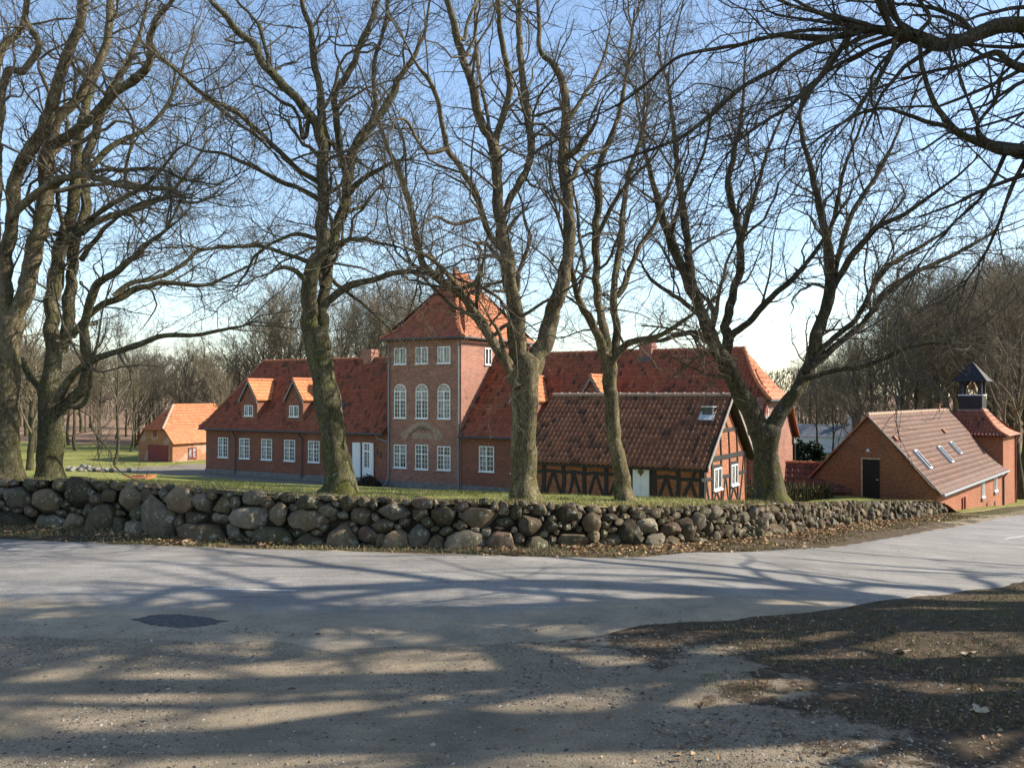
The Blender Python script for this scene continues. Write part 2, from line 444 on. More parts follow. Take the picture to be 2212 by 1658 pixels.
FPTS = FAR_E + NEAR_E + [(p[0], p[1], p[2]) for p in WALL] + [
    (-5, 6, .05), (5, 6, .08), (0, 2, .35), (-12, 6, .05), (0, -10, .9), (11, 9, .05), (14, 14, -.25), (20, 8, 0), (26, 20, -.7), (30, 30, -1.6), (45, 40, -2.6), (-30, 0, .4), (30, -15, .8),
    (21.6, 42.6, -2.85), (24.0, 46.0, -3.2), (28, 51, -3.7), (32, 56, -4.25), (36, 62, -4.6), (60, 100, -5.6), (90, 100, -6), (90, 40, -3.5),
    (200, 200, -6), (0, -150, 3), (200, 0, -2), (-200, 60, 1), (-150, -60, 2), (-100, 35, .7), (40, 200, -5)]
Fz = TPS(FPTS)
wall_top = [(p[0] + .15, p[1] + .55, p[2] + h - .12) for p, h in zip(WALL, WH)]
RPTS = wall_top + [(-40, 26.5, 1.5), (-80, 36, 1.6), (-19.5, 40, -.84), (-34, 70, -3.07), (-9.5, 35, -.78), (-2, 35, -1.08), (-3, 50, -2.78), (-13, 56, -2.8), (-22.6, 62, -2.75), (-22, 55, -2.3),
    (11.6, 42, -2.6), (9, 45, -2.8), (2.5, 33.5, -1.5), (7.7, 33.6, -1.85), (4.5, 35.5, -1.9), (1.0, 37.5, -2.0), (4.9, 22.0, .28), (8.2, 27, -.5),
    (18.4, 43.9, -2.28), (15.4, 46.0, -2.4), (20.8, 42.0, -2.7), (21.6, 42.6, -2.85), (13.5, 40, -2.2), (24, 46, -3.2), (32, 56, -4.3), (36, 62, -4.6),
    (0, 80, -3.2), (-40, 95, -3.2), (-80, 130, -2.2), (-60, 60, -1.6), (-40, 45, -.4), (60, 100, -5.6), (30, 70, -4.2), (42, 127, -5.4), (100, 200, -5.5), (40, 200, -5), (0, 130, -3.5), (-40, 130, -3.2), (-100, 80, -1.2), (-200, 60, 1), (-200, 250, 2), (0, 300, 0), (120, 300, 0), (200, 200, -6), (-100, 35, 1.2)]
Rz = TPS(RPTS)

WSP = crspline([(*p, h) for p, h in zip(WALL, WH)], .25)      # X,Y,Z,height along the wall
wall_ext = np.vstack([[(-400, 105, 0, 0), (-60, 30.5, 0, 0)], WSP, [(24.5, 44.6, 0, 0), (34, 56.5, 0, 0), (52, 80, 0, 0), (240, 330, 0, 0)]])
w_th = np.arctan2(wall_ext[:, 0], wall_ext[:, 1])
w_r = np.hypot(wall_ext[:, 0], wall_ext[:, 1])

BX, BN = np.array([math.cos(R(30.5)), -math.sin(R(30.5))]), np.array([math.sin(R(30.5)), math.cos(R(30.5))])
P0 = np.array([-3.06, 52.0, -2.83]); Q0 = np.array([7.7, 34.5, -1.95]); R0 = np.array([20.8, 42.1, -2.95])

def polar(ths, rfun, name, mat, zf, zonef):
    nT = len(ths); rows = np.stack([rfun(t) for t in ths]); nR = rows.shape[1]
    X = np.sin(ths)[:, None] * rows; Y = np.cos(ths)[:, None] * rows
    Z = zf(X, Y)
    V = np.stack([X, Y, Z], -1).reshape(-1, 3)
    i, j = np.meshgrid(np.arange(nT - 1), np.arange(nR - 1), indexing='ij')
    a = i * nR + j
    Q = np.stack([a, a + nR, a + nR + 1, a + 1], -1).reshape(-1, 4)
    me = mesh_np(name, V, Q, None, mat, True, None, zonef(V))
    return link(name, me, kind='structure')

def near_dist(V, E):
    """signed distance of plan points to polyline E (positive on its far side)"""
    E = np.array(E)[:, :2]; best = np.full(len(V), 1e9); sg = np.zeros(len(V))
    for p, q in zip(E[:-1], E[1:]):
        d = q - p; L2 = d @ d
        t = np.clip(((V[:, :2] - p) @ d) / L2, 0, 1)
        r = V[:, :2] - (p + t[:, None] * d); dist = np.hypot(r[:, 0], r[:, 1])
        c = d[0] * r[:, 1] - d[1] * r[:, 0]
        m = dist < best; best[m] = dist[m]; sg[m] = np.sign(c[m])
    return best * sg

NEs = crspline(NEAR_E, .6); FEs = crspline(FAR_E, .6)
def front_zone(V):
    dn = near_dist(V, NEs[::3]); df = near_dist(V, FEs[::3])
    x, y = V[:, 0], V[:, 1]
    z = np.zeros((len(V), 3))
    verge = sstep(-.4, .25, df)
    z[:, 0] = verge * (.95 - .5 * sstep(12, 20, x))
    z[:, 1] = sstep(11, 19, x) * sstep(.4, 1.6, df) * 1.1
    side = (dn < .3)
    bank = sstep(1.0, 5.2, x - .5 * np.maximum(0, 8.0 - y)) * side
    z[:, 0] += bank * .85 + side * sstep(-1.9, -.3, dn) * sstep(.0, 1.6, x) * .5 + side * .25 * sstep(-2.5, 1, x)
    z[:, 1] += sstep(4.0, 7.0, x) * side * (.42 + .5 * (vnoise(x, y, 2.0, 5) - .5)) * sstep(-.1, -.9, dn)
    return np.clip(z, 0, 1.2)
ths = np.concatenate([np.linspace(-math.pi, R(-82), 40, endpoint=False), np.linspace(R(-82), R(-36), 60, endpoint=False), np.linspace(R(-36), R(40), 330, endpoint=False), np.linspace(R(40), math.pi, 80)])
def r_front(t):
    if abs(t) > R(79): re = 400.0
    else: re = float(np.interp(t, w_th, w_r)) + .35
    s = np.linspace(0, 1, 150)
    if re > 60:
        return np.concatenate([.2 + 50 * s[:120] ** 1.25 / s[119] ** 1.25 * .999, 50.2 + (re - 50.2) * np.linspace(1/30, 1, 30) ** 2])
    return .2 + (re - .2) * s ** 1.15
ground = polar(ths, r_front, 'roadside_ground', M_GROUND, lambda x, y: Fz(x, y) + .02 * (vnoise(x, y, .9, 3) - .5) + .05 * sstep(4, 9, x) * (vnoise(x, y, 1.6, 4)), front_zone)

def rear_h(x, y):
    return Rz(x, y) + .05 * (vnoise(x, y, 1.1, 8) - .5)
def rear_zone(V):
    x, y = V[:, 0], V[:, 1]
    z = np.zeros((len(V), 3))
    d = np.hypot(x, y) - np.interp(np.arctan2(x, y), w_th, w_r)
    z[:, 0] = (1 - sstep(.6, 3.2, d)) * (.55 + .45 * sstep(-4, -8, x) ) + .25 * (1 - sstep(0, 9, d))
    rel = V[:, :2] - P0[:2]; u = rel @ BX; v = rel @ BN
    z[:, 1] = sstep(-4.8, -3.0, v) * (1 - sstep(9, 12, v)) * (1 - sstep(0, 3, u)) * sstep(-38, -33, u)
    z[:, 2] = sstep(92, 104, y + .12 * x) * (1 - sstep(15, 35, x)) + .9 * sstep(140, 170, y)
    z[:, 2] = np.clip(z[:, 2], 0, 1)
    return np.clip(z, 0, 1.1)
ths2 = np.concatenate([np.linspace(R(-79), R(-36), 60, endpoint=False), np.linspace(R(-36), R(36), 300)])
def r_rear(t):
    r0 = float(np.interp(t, w_th, w_r)) + .12
    s = np.linspace(0, 1, 110)
    return r0 + (np.exp(s * 6.2) - 1) / (math.exp(6.2) - 1) * (420 - r0)
def rear_z2(x, y):
    z = rear_h(x, y)
    th = np.arctan2(x, y); beyond = sstep(R(26.9), R(28.0), th)
    return z * (1 - beyond) + (Fz(x, y) + .04) * beyond * (y < 75) + z * beyond * (y >= 75)
lawn = polar(ths2, r_rear, 'lawn', M_LAWN, rear_z2, rear_zone)

# road sheet
def resamp(P, n):
    d = np.concatenate([[0], np.cumsum(np.linalg.norm(np.diff(P, axis=0), axis=1))]); t = np.linspace(0, d[-1], n)
    return np.stack([np.interp(t, d, P[:, k]) for k in range(P.shape[1])], 1)
nu, nv = 420, 22
fe = crspline(FAR_E, .15); ne = crspline(NEAR_E, .15)
# pair the edges by matching control parameters
def bycp(P, n):
    P = np.array(P, float); C = crspline(P, .2); idx = [int(np.argmin(np.linalg.norm(C - p, axis=1))) for p in P]
    return C, np.array(idx)
Cf = resamp(fe, 4000)
Nn = resamp(ne, nu)
# for every near-edge point take the nearest far-edge point across the road, smoothed
idx = np.array([np.argmin(np.hypot(Cf[:, 0] - p[0], Cf[:, 1] - p[1])) for p in Nn], float)
idx = np.maximum.accumulate(idx)
k = np.ones(41) / 41; idx = np.convolve(np.pad(idx, 20, mode='edge'), k, 'valid')
Ff = Cf[np.clip(idx.astype(int), 0, 3999)]
tt = np.linspace(-.04, 1, nv)
GX = Nn[:, None, 0] * (1 - tt) + Ff[:, None, 0] * tt; GY = Nn[:, None, 1] * (1 - tt) + Ff[:, None, 1] * tt
jit = (vnoise(GX[:, 0] * 1.0, GY[:, 0], .8, 11) - .5) * .35
GX[:, -1] += 0; GY[:, -1] += (vnoise(GX[:, -1], GY[:, -1], .5, 12) - .5) * .16 + (vnoise(GX[:, -1], GY[:, -1], .13, 13) - .5) * .10
GY[:, 0] += jit * 1.3 + (vnoise(GX[:, 0], GY[:, 0], .2, 14) - .5) * .14
def roadz(x, y): return Fz(x, y) + .055
GZ = roadz(GX, GY) + .05 * np.sin(np.clip(tt, 0, 1) * math.pi)[None]
GZ[:, 0] -= .06; GZ[:, -1] -= .03
sandz = np.clip(1.12 - tt[None] * 3.0 + 0 * GX, 0, 1.1) * (1 - .85 * sstep(2, 7, GX))
zn = np.stack([sandz, 0 * GX, 0 * GX], -1)
i, j = np.meshgrid(np.arange(nu - 1), np.arange(nv - 1), indexing='ij'); aa = i * nv + j
road = link('road', mesh_np('road', np.stack([GX, GY, GZ], -1).reshape(-1, 3), np.stack([aa, aa + nv, aa + nv + 1, aa + 1], -1).reshape(-1, 4), None, M_ASPH, True, None, zn.reshape(-1, 3)), kind='structure')
from mathutils.bvhtree import BVHTree
_bv = BVHTree.FromPolygons([Vector(v.co) for v in road.data.vertices], [tuple(p.vertices) for p in road.data.polygons])
def on_road(x, y):
    h = _bv.ray_cast(Vector((x, y, 50)), Vector((0, 0, -1)))
    return h[0].z if h[0] else float(Fz(x, y)) + .05
def see_road(x, y):
    h = _bv.ray_cast(Vector((0, 0, EYE)), Vector(ray(x, y)).normalized())
    return np.array(h[0]) if h[0] else None

def strip(name, pts, wd, mat, lift=.005):
    P = np.array(pts, float); T = np.gradient(P, axis=0); N = np.stack([-T[:, 1], T[:, 0]], 1); N /= np.linalg.norm(N, axis=1)[:, None]
    V = []
    for p, n in zip(P, N):
        for s_ in (-.5, .5):
            q = p + n * wd * s_; V.append((q[0], q[1], on_road(q[0], q[1]) + lift))
    n = len(P); Q = [(2*i, 2*i+2, 2*i+3, 2*i+1) for i in range(n - 1)]
    return link(name, mesh_np(name, V, Q, None, mat), kind='structure')
for (xa, ya, xb, yb) in ((437, 1271, 640, 1275.5), (2170, 1164, 2290, 1143)):
    p, q = see_road(xa, ya), see_road(xb, yb)
    if p is None or q is None: continue
    strip('road_marking', [p[:2] + (q - p)[:2] * t for t in np.linspace(0, 1, 12)], .072, M_LINE)
el = [Ff[i, :2] * .985 + Nn[i, :2] * .015 for i in range(nu) if -16 < Ff[i, 0] < 1.5]
strip('edge_line', el, .07, plain('worn_edge_line', (.34, .29, .22), .9, .2, .5, 6), .006)
# dark repair patch
pc = np.array([see_road(x, y)[:2] for x, y in ((283, 1339), (312, 1331), (345, 1327), (390, 1326.5), (430, 1331), (490, 1341), (462, 1348), (425, 1353), (385, 1355), (335, 1350))])
cc = pc.mean(0); rp_ = np.random.default_rng(4); ta = np.linspace(0, 10, 81)[:-1]; V = []
for t_ in ta:
    i_ = int(t_) % 10; p = pc[i_] * (1 - t_ % 1) + pc[(i_ + 1) % 10] * (t_ % 1); p = cc + (p - cc) * (1 + rp_.normal(0, .05)); V.append((p[0], p[1], on_road(*p) + .005))
V.append((*cc, on_road(*cc) + .006))
link('asphalt_patch', mesh_np('asphalt_patch', V, None, [(80, i, (i + 1) % 80) for i in range(80)], M_PATCH), kind='structure')

# ------------------------------------------------------------------ the field-stone wall
wallT = thing('stone_wall', 'long dry wall of rounded mossy field stones along the far side of the road', 'stone wall', (0, 0, 0))
sarc = np.concatenate([[0], np.cumsum(np.hypot(np.diff(WSP[:, 0]), np.diff(WSP[:, 1])))]); SL = sarc[-1]
def wpt(s_):
    s_ = np.clip(s_, 0, SL)
    P = np.stack([np.interp(s_, sarc, WSP[:, k]) for k in range(4)], -1)
    e = .3
    A = np.stack([np.interp(np.clip(s_ - e, 0, SL), sarc, WSP[:, k]) for k in range(2)], -1); B = np.stack([np.interp(np.clip(s_ + e, 0, SL), sarc, WSP[:, k]) for k in range(2)], -1)
    T = B - A; T /= np.linalg.norm(T, axis=-1)[..., None]
    return P, T
rng = np.random.default_rng(21)
seeds = []
def rmean(s_, h, H, x):
    base = .225 * (1 - sstep(-7, 1, x)) + .145 * sstep(-7, 1, x)
    return base * (1 - .12 * sstep(4, 12, x)) * (1.15 - .38 * h / H)
wallgrid = {}
for ph, (nt_, lo, hi) in enumerate(((1500, 1.5, 1.95), (8000, .9, 1.25), (26000, .55, .82), (16000, .36, .5))):
    for _ in range(nt_):
        s_ = rng.uniform(0, SL); Pp, _t = wpt(np.array(s_)); H = Pp[3]
        h = rng.uniform(-.04, H)
        r = rmean(s_, h, H, Pp[0]) * rng.uniform(lo, hi); asp = rng.choice([.82, 1.0, 1.15, 1.35, 1.6], p=[.12, .25, .28, .22, .13])
        if ph == 0 and rng.random() < .55: continue
        if h + r / asp * .95 > H + rng.uniform(-.06, .03): continue
        ok = True; gk = int(s_ / 1.3)
        for g_ in (gk - 1, gk, gk + 1):
            for q in wallgrid.get(g_, ()):
                am = (asp * q[3]) ** .5
                if math.hypot((q[0] - s_) / am, (q[1] - h) * am) < (q[2] + r) * .90: ok = False; break
            if not ok: break
        if ok: seeds.append((s_, h, r, asp)); wallgrid.setdefault(gk, []).append(seeds[-1])
SD = np.array(seeds)
print('stones', len(SD))
NA = 14
ang = np.arange(NA) * 2 * math.pi / NA
stone_list = []
PAL = np.array([(.115, .088, .055), (.14, .105, .068), (.075, .062, .042), (.18, .135, .085), (.13, .088, .062), (.20, .17, .125), (.10, .088, .052), (.15, .125, .09)])
for si, (s0, h0, r0, asp0) in enumerate(SD):
    nb = SD[(np.abs(SD[:, 0] - s0) < 2.0)]
    nb = nb[~((nb[:, 0] == s0) & (nb[:, 1] == h0))]
    rr = np.zeros(NA)
    for ai, a_ in enumerate(ang):
        ex = 1 / math.hypot(math.cos(a_) / asp0, math.sin(a_) * asp0)
        ts = np.linspace(.05, 1, 40) * r0 * 1.75 * ex
        px = s0 + np.cos(a_) * ts; py = h0 + np.sin(a_) * ts
        own = ts / ex - r0
        oth = np.min(np.hypot((px[:, None] - nb[None, :, 0]) / nb[None, :, 3], (py[:, None] - nb[None, :, 1]) * nb[None, :, 3]) - nb[None, :, 2], axis=1) if len(nb) else np.full(len(ts), 9)
        bad = np.nonzero(own > oth)[0]
        rr[ai] = min(ts[bad[0]] if len(bad) else ts[-1], r0 * ex * rng.uniform(1.25, 1.45))
    rr = .8 * rr + .1 * np.roll(rr, 1) + .1 * np.roll(rr, -1)
    rr *= rng.uniform(.985, 1.03) * (1 + rng.normal(0, .04, NA))
    Pp, T = wpt(np.array(s0)); nrm = np.array([T[1], -T[0]])       # outward, towards the road
    if nrm @ Pp[:2] > 0: nrm = -nrm
    top_lim = Pp[3] + rng.uniform(-.03, .05)
    d = rng.uniform(.5, .72) * rr.mean() + .02
    rings = ((.55, -.9), (.9, -.5), (1, 0), (.96, .48), (.78, .86), (.4, 1.0))
    tilt = rng.normal(0, .2, 2)
    L = []
    for k_, dd in rings:
        for ai in range(NA):
            a_ = ang[ai]
            lx = np.cos(a_) * rr[ai] * k_; ly = np.sin(a_) * rr[ai] * k_
            L.append((lx, ly, dd * d * (1 + rng.normal(0, .06)) + tilt[0] * lx + tilt[1] * ly))
    L.append((0, 0, d * 1.0)); L.append((0, 0, -d))
    L = np.array(L); L[:, :2] += rng.normal(0, .010 * r0 / .2, (len(L), 2))
    for _c in range(rng.integers(4, 9)):                            # split faces: cut the boulder by a few planes
        fl = rng.normal(size=3); fl[2] = abs(fl[2]) * 1.1; fl /= np.linalg.norm(fl); dd_ = L @ fl; lim_ = np.abs(dd_).max() * rng.uniform(.55, .85)
        L -= np.outer(np.maximum(0, dd_ - lim_) * .95, fl)
    L[:, 1] = np.minimum(L[:, 1], top_lim - h0)
    off = -.13 * max(0, h0) + rng.uniform(-.06, .04)
    stone_list.append((s0, h0, r0, Pp, T, nrm, off, L))
QS, TS = [], []
for k_ in range(5):
    for ai in range(NA):
        j_ = (ai + 1) % NA; QS.append((k_*NA+ai, k_*NA+j_, (k_+1)*NA+j_, (k_+1)*NA+ai))
for ai in range(NA):
    j_ = (ai + 1) % NA; TS.append((5*NA+ai, 5*NA+j_, 6*NA)); TS.append((j_, ai, 6*NA+1))
QS = np.array(QS); TS = np.array(TS)
def stone_world(st):
    s0, h0, r0, Pp, T, nrm, off, L = st
    C = np.array([Pp[0] + nrm[0] * off, Pp[1] + nrm[1] * off, Pp[2] + h0])
    T3 = np.array([T[0], T[1], 0.0]); sl = (wpt(np.array(min(SL, s0 + .3)))[0][2] - wpt(np.array(max(0, s0 - .3)))[0][2]) / .6; T3[2] = sl
    T3 /= np.linalg.norm(T3)
    N3 = np.array([nrm[0], nrm[1], .13]); N3 /= np.linalg.norm(N3); U3 = np.array([0, 0, 1.0])
    return C, L[:, :1] * T3 + L[:, 1:2] * U3 + L[:, 2:3] * N3
def px_size(st):
    return st[2] / math.hypot(st[3][0], st[3][1]) * (1 if abs(st[3][0] / st[3][1]) < .62 else 0)
order = sorted(range(len(stone_list)), key=lambda i: -px_size(stone_list[i]))
VV, QQ, TT, CC = [], [], [], []; nb_ = 0
for rank, i in enumerate(order):
    st = stone_list[i]; C, L = stone_world(st)
    tint = PAL[rng.integers(len(PAL))] * rng.uniform(.6, 1.15)
    if rank < 300:
        me = mesh_np('stone', L, QS, TS, M_STONE, True, np.tile(tint, (len(L), 1))); me.set_sharp_from_angle(angle=R(32))
        o = link('stone', me, wallT, C)
    else:
        VV.append(C + L); QQ.append(QS + nb_); TT.append(TS + nb_); CC.append(np.tile(tint, (len(L), 1))); nb_ += len(L)
if VV:
    ms_ = mesh_np('stones', np.vstack(VV), np.vstack(QQ), np.vstack(TT), M_STONE, True, np.vstack(CC)); ms_.set_sharp_from_angle(angle=R(32)); link('stones', ms_, wallT, kind='stuff')
# earth core between and behind the stones
ss = np.arange(0, SL + .01, .4); Pc, Tc = wpt(ss)
Nc = np.stack([Tc[:, 1], -Tc[:, 0]], 1); flip = (Nc * Pc[:, :2]).sum(1) > 0; Nc[flip] *= -1
V = []
for p, n in zip(Pc, Nc):
    for dd, hh in ((-.06, -.15), (-.10 - .13 * p[3], p[3] - .10), (-.75, p[3] - .10), (-.75, -.2)):
        V.append((p[0] + n[0] * dd, p[1] + n[1] * dd, p[2] + hh))
Q = []
for i in range(len(ss) - 1):
    for k_ in range(4): Q.append((i*4+k_, (i+1)*4+k_, (i+1)*4+(k_+1) % 4, i*4+(k_+1) % 4))
link('earth_core', mesh_np('earth_core', V, Q, [(0, 1, 2), (0, 2, 3), (len(V)-4, len(V)-2, len(V)-3), (len(V)-4, len(V)-1, len(V)-2)], M_SOIL, False), wallT)

# ------------------------------------------------------------------ building helpers
def to_local(p, O, rz):
    d = np.array(p, float) - np.array(O, float); c, s = math.cos(-rz), math.sin(-rz)
    return np.array([d[0]*c - d[1]*s, d[0]*s + d[1]*c, d[2]])
def to_world(p, O, rz):
    c, s = math.cos(rz), math.sin(rz)
    return np.array([O[0] + p[0]*c - p[1]*s, O[1] + p[0]*s + p[1]*c, O[2] + p[2]])
def hit(x, y, O, rz, plane_pt, plane_n):
    """survey a point lying on a plane of a building (local coordinates)"""
    n = to_world(plane_n, (0, 0, 0), rz); p0 = to_world(plane_pt, O, rz); c = np.array([0, 0, EYE]); d = ray(x, y)
    return to_local(c + d * ((p0 - c) @ n / (d @ n)), O, rz)

def add_window(root, cu, cv, z0, wdt, hgt, face='front', cols=4, up=2, lo=3, arch=False, name='window', paint=None, panemat=None, sill=True, cache={}):
    """white casement: frame with mullion, transom and glazing bars, panes behind"""
    key = (round(wdt, 2), round(hgt, 2), cols, up, lo, arch, str(paint), sill)
    pm = paint or M_WHITE
    if key not in cache:
        b = MB(); g = []
        hw = wdt / 2; fw = .055; d0, d1 = -.05, .03
        zt = hgt - hw if arch else hgt
        b.box(-hw, -hw + fw, d0, d1, 0, zt); b.box(hw - fw, hw, d0, d1, 0, zt)
        b.box(-hw + fw, hw - fw, d0, d1, 0, fw)
        if not arch: b.box(-hw + fw, hw - fw, d0, d1, hgt - fw, hgt)
        if sill: b.box(-hw - .05, hw + .05, d0 - .05, d1, -.06, -.003)
        if cols >= 2: b.box(-.04, .04, d0 - .01, d1, fw, zt - (0 if arch else fw))
        tz = zt if lo == 0 else (fw + (zt - fw) * (lo / (lo + up)))
        if lo and up: b.box(-hw + fw, -.041, d0 - .006, d1, tz - .035, tz + .035); b.box(.041, hw - fw, d0 - .006, d1, tz - .035, tz + .035)
        bt = .012
        half = cols // 2
        for sgn in (-1, 1):
            xa, xb = (-hw + fw, -.04) if sgn < 0 else (.04, hw - fw)
            for k in range(1, half):
                x = xa + (xb - xa) * k / half
                b.box(x - bt, x + bt, d0 + .012, d1, fw + .001, zt - .002)
        for (za, zb, nrow) in ((fw, tz, lo if lo else 0), (tz, zt, up)):
            for k in range(1, nrow):
                z = za + (zb - za) * k / nrow
                b.box(-hw + fw + .001, hw - fw - .001, d0 + .016, d1 - .003, z - bt, z + bt)
        if arch:
            n = 14
            for i in range(n):
                a0, a1 = math.pi * i / n, math.pi * (i + 1) / n
                pts = [(math.cos(q) * r_, d0, zt + math.sin(q) * r_) for q, r_ in ((a0, hw), (a1, hw), (a1, hw - fw), (a0, hw - fw))]
                b.prism(pts, (0, d1 - d0, 0))
            b.box(-hw + fw, hw - fw, d0 - .006, d1, zt - .035, zt + .035)
            for q in (.25, .5, .75):
                a0 = math.pi * q; c_, s_ = math.cos(a0), math.sin(a0)
                b.tube([(0, -.02, zt), (c_ * (hw - .03), -.02, zt + s_ * (hw - .03))], .016, 4)
            b.tube([(math.cos(math.pi*q/8) * hw * .48, -.02, zt + math.sin(math.pi*q/8) * hw * .48) for q in range(9)], .014, 4)
        fr = b.mesh('window', pm)
        panes = []
        rects = [(-hw + fw, -.04, fw, tz), (.04, hw - fw, fw, tz)] if cols >= 2 else [(-hw + fw, hw - fw, fw, zt)]
        if lo and up and cols >= 2: rects += [(-hw + fw, -.04, tz, zt), (.04, hw - fw, tz, zt)]
        for (xa, xb, za, zb) in rects:
            panes.append(MB().box(xa, xb, -.008, .004, za, zb))
        if arch:
            n = 12; q = MB()
            q.prism([(math.cos(math.pi*i/n) * (hw - fw), -.008, zt + math.sin(math.pi*i/n) * (hw - fw)) for i in range(n + 1)], (0, .012, 0)); panes.append(q)
        cache[key] = (fr, [p.mesh('pane', M_GLASS) for p in panes], [p.mesh('pane', M_GLASSC) for p in panes])
    fr, pA, pB = cache[key]
    rot = {'front': 0, 'right': math.pi / 2}[face]
    o = link(name, fr, root, (cu, cv, z0), (0, 0, rot))
    for k, pm_ in enumerate(pA):
        use = pB[k] if (panemat == 'curtain' and k % 2 == 0) or (panemat is None and RNG.random() < .3) else pm_
        link('pane', use, o)
    return o

def resample_prof(prof, step):
    P = np.array(prof, float); d = np.concatenate([[0], np.cumsum(np.linalg.norm(np.diff(P, axis=0), axis=1))])
    n = max(2, int(round(d[-1] / step)) + 1); t = np.linspace(0, d[-1], n)
    return np.stack([np.interp(t, d, P[:, 0]), np.interp(t, d, P[:, 1])], 1)

PANT = {7: [(0, .030), (.14, .052), (.28, .040), (.46, .006), (.66, 0), (.86, .012), (1.02, .032)], 5: [(0, .030), (.18, .052), (.44, .004), (.74, .002), (1.02, .032)], 4: [(0, .028), (.2, .05), (.6, 0), (1.02, .03)]}
def tile_field(root, O, U, Vh, prof, ul, ur, mats, tint_fn, tw=.215, course=.31, npts=5, n_single=0, name='tile', under='roof_underlay', holes=(), flat=1.0, lift=1.0, rootinfo=None, under_name='roof_sheet', cap_name='tiles'):
    """pantiles laid in courses. O local origin, U unit along the eave, Vh horizontal unit inwards, prof [(inward, height)] eave to ridge"""
    O = np.array(O, float); U = np.array([*U, 0.0]); Vv = np.array([*Vh, 0.0]); Z = np.array([0, 0, 1.0])
    rows = resample_prof(prof, course); nr = len(rows) - 1; zmax = rows[-1, 1]; z0 = rows[0, 1]
    tot = zmax - z0
    # underlay
    b = MB(); fr = [(r[1] - z0) / tot for r in rows]
    for i in range(nr):
        pts = [O + U * ul(fr[i]) + Vv * rows[i, 0] + Z * (rows[i, 1] - .02), O + U * ur(fr[i]) + Vv * rows[i, 0] + Z * (rows[i, 1] - .02),
               O + U * ur(fr[i+1]) + Vv * rows[i+1, 0] + Z * (rows[i+1, 1] - .02), O + U * ul(fr[i+1]) + Vv * rows[i+1, 0] + Z * (rows[i+1, 1] - .02)]
        b.quad(*pts)
    if under_name: b.build(under_name, M_UNDER, root)
    px = PANT[npts]; m = len(px)
    cen, frames, tints = [], [], []
    for i in range(nr):
        a, c = rows[i], rows[i+1]; ln = math.hypot(*(c - a)); dv, dz = (c - a) / ln
        D = Vv * dv + Z * dz; N = -Vv * dz + Z * dv
        l0, r0 = max(ul(fr[i]), ul(fr[i]) * .5 + ul(fr[i+1]) * .5), min(ur(fr[i]), ur(fr[i]) * .5 + ur(fr[i+1]) * .5)
        base = ul(0); k0 = int(math.ceil((l0 - base - tw * .3) / tw)); k1 = int(math.floor((r0 - base - tw * .7) / tw + 1e-6))
        for k in range(k0, k1 + 1):
            u = base + k * tw
            if any(h[0] < u + tw * .5 < h[1] and h[2] < fr[i] + .5 / nr < h[3] for h in holes): continue
            cen.append(O + U * u + Vv * a[0] + Z * a[1]); frames.append((D, N, ln)); tints.append(tint_fn(u, fr[i] + .5 / nr, i, k))
    if not cen: return
    cen = np.array(cen); D = np.array([f[0] for f in frames]); N = np.array([f[1] for f in frames]); ln = np.array([f[2] for f in frames]); tints = np.array(tints)
    # tile template (across, along, up)
    tv = []
    for fx, fz in px: tv.append((fx * tw, -.03, fz * flat + .034 * lift))          # lower edge, lifted over the course below
    for fx, fz in px: tv.append((fx * tw, 1.0, fz * flat + .012 * lift))            # upper edge (scaled by ln)
    for fx, fz in px: tv.append((fx * tw, -.03, fz * flat + .006))          # lip
    tv = np.array(tv); fq = []
    for q in range(m - 1):
        fq.append((q, q + 1, m + q + 1, m + q)); fq.append((2*m + q, 2*m + q + 1, q + 1, q))
    fq = np.array(fq)
    nT = len(cen); jitter = RNG.normal(0, .002, (nT, 1))
    along = np.where(tv[None, :, 1] > .5, ln[:, None] + .02, tv[None, :, 1])
    rise = tv[None, :, 2] + jitter + RNG.normal(0, .0025, (nT, 1)) * (along > .1)
    V = cen[:, None] + U * tv[None, :, 0:1] + D[:, None] * along[..., None] + N[:, None] * rise[..., None]
    sel = np.zeros(nT, bool)
    if n_single:
        Ow, rz = rootinfo; wc = np.array([to_world(c, Ow, rz) for c in cen])
        vis = np.abs(wc[:, 0] / wc[:, 1]) < .62
        dist = np.linalg.norm(wc - np.array([0, 0, EYE]), axis=1) + (~vis) * 1e3
        sel[np.argsort(dist)[:n_single]] = True
        # six shared tile meshes by tint, each copy only placed and turned
        lu = np.median(ln)
        tvv = tv.copy(); tvv[:, 1] = np.where(tv[:, 1] > .5, lu + .02, tv[:, 1])
        st = tints[sel]; lum = st.sum(1); qs = np.quantile(lum, np.linspace(0, 1, 9)); meshes = []
        for q in range(8):
            msk = (lum >= qs[q] - 1e-9) & (lum <= qs[q+1] + 1e-9)
            meshes.append(mesh_np('tile', tvv, fq, None, mats, True, np.tile(st[msk].mean(0), (len(tvv), 1))))
        for idx_ in np.nonzero(sel)[0]:
            q = int(np.clip(np.searchsorted(qs, tints[idx_].sum(), 'right') - 1, 0, 7))
            o = bpy.data.objects.new(name, meshes[q]); COL.objects.link(o); o.parent = root
            j_ = RNG.normal(0, .006); c_ = cen[idx_] + N[idx_] * jitter[idx_]
            Mx = Matrix(((U[0], D[idx_][0], N[idx_][0], c_[0]), (U[1], D[idx_][1], N[idx_][1], c_[1]), (U[2], D[idx_][2], N[idx_][2], c_[2]), (0, 0, 0, 1)))
            o.matrix_local = Mx @ Matrix.Rotation(j_ * 2, 4, 'Z')
    rest = ~sel
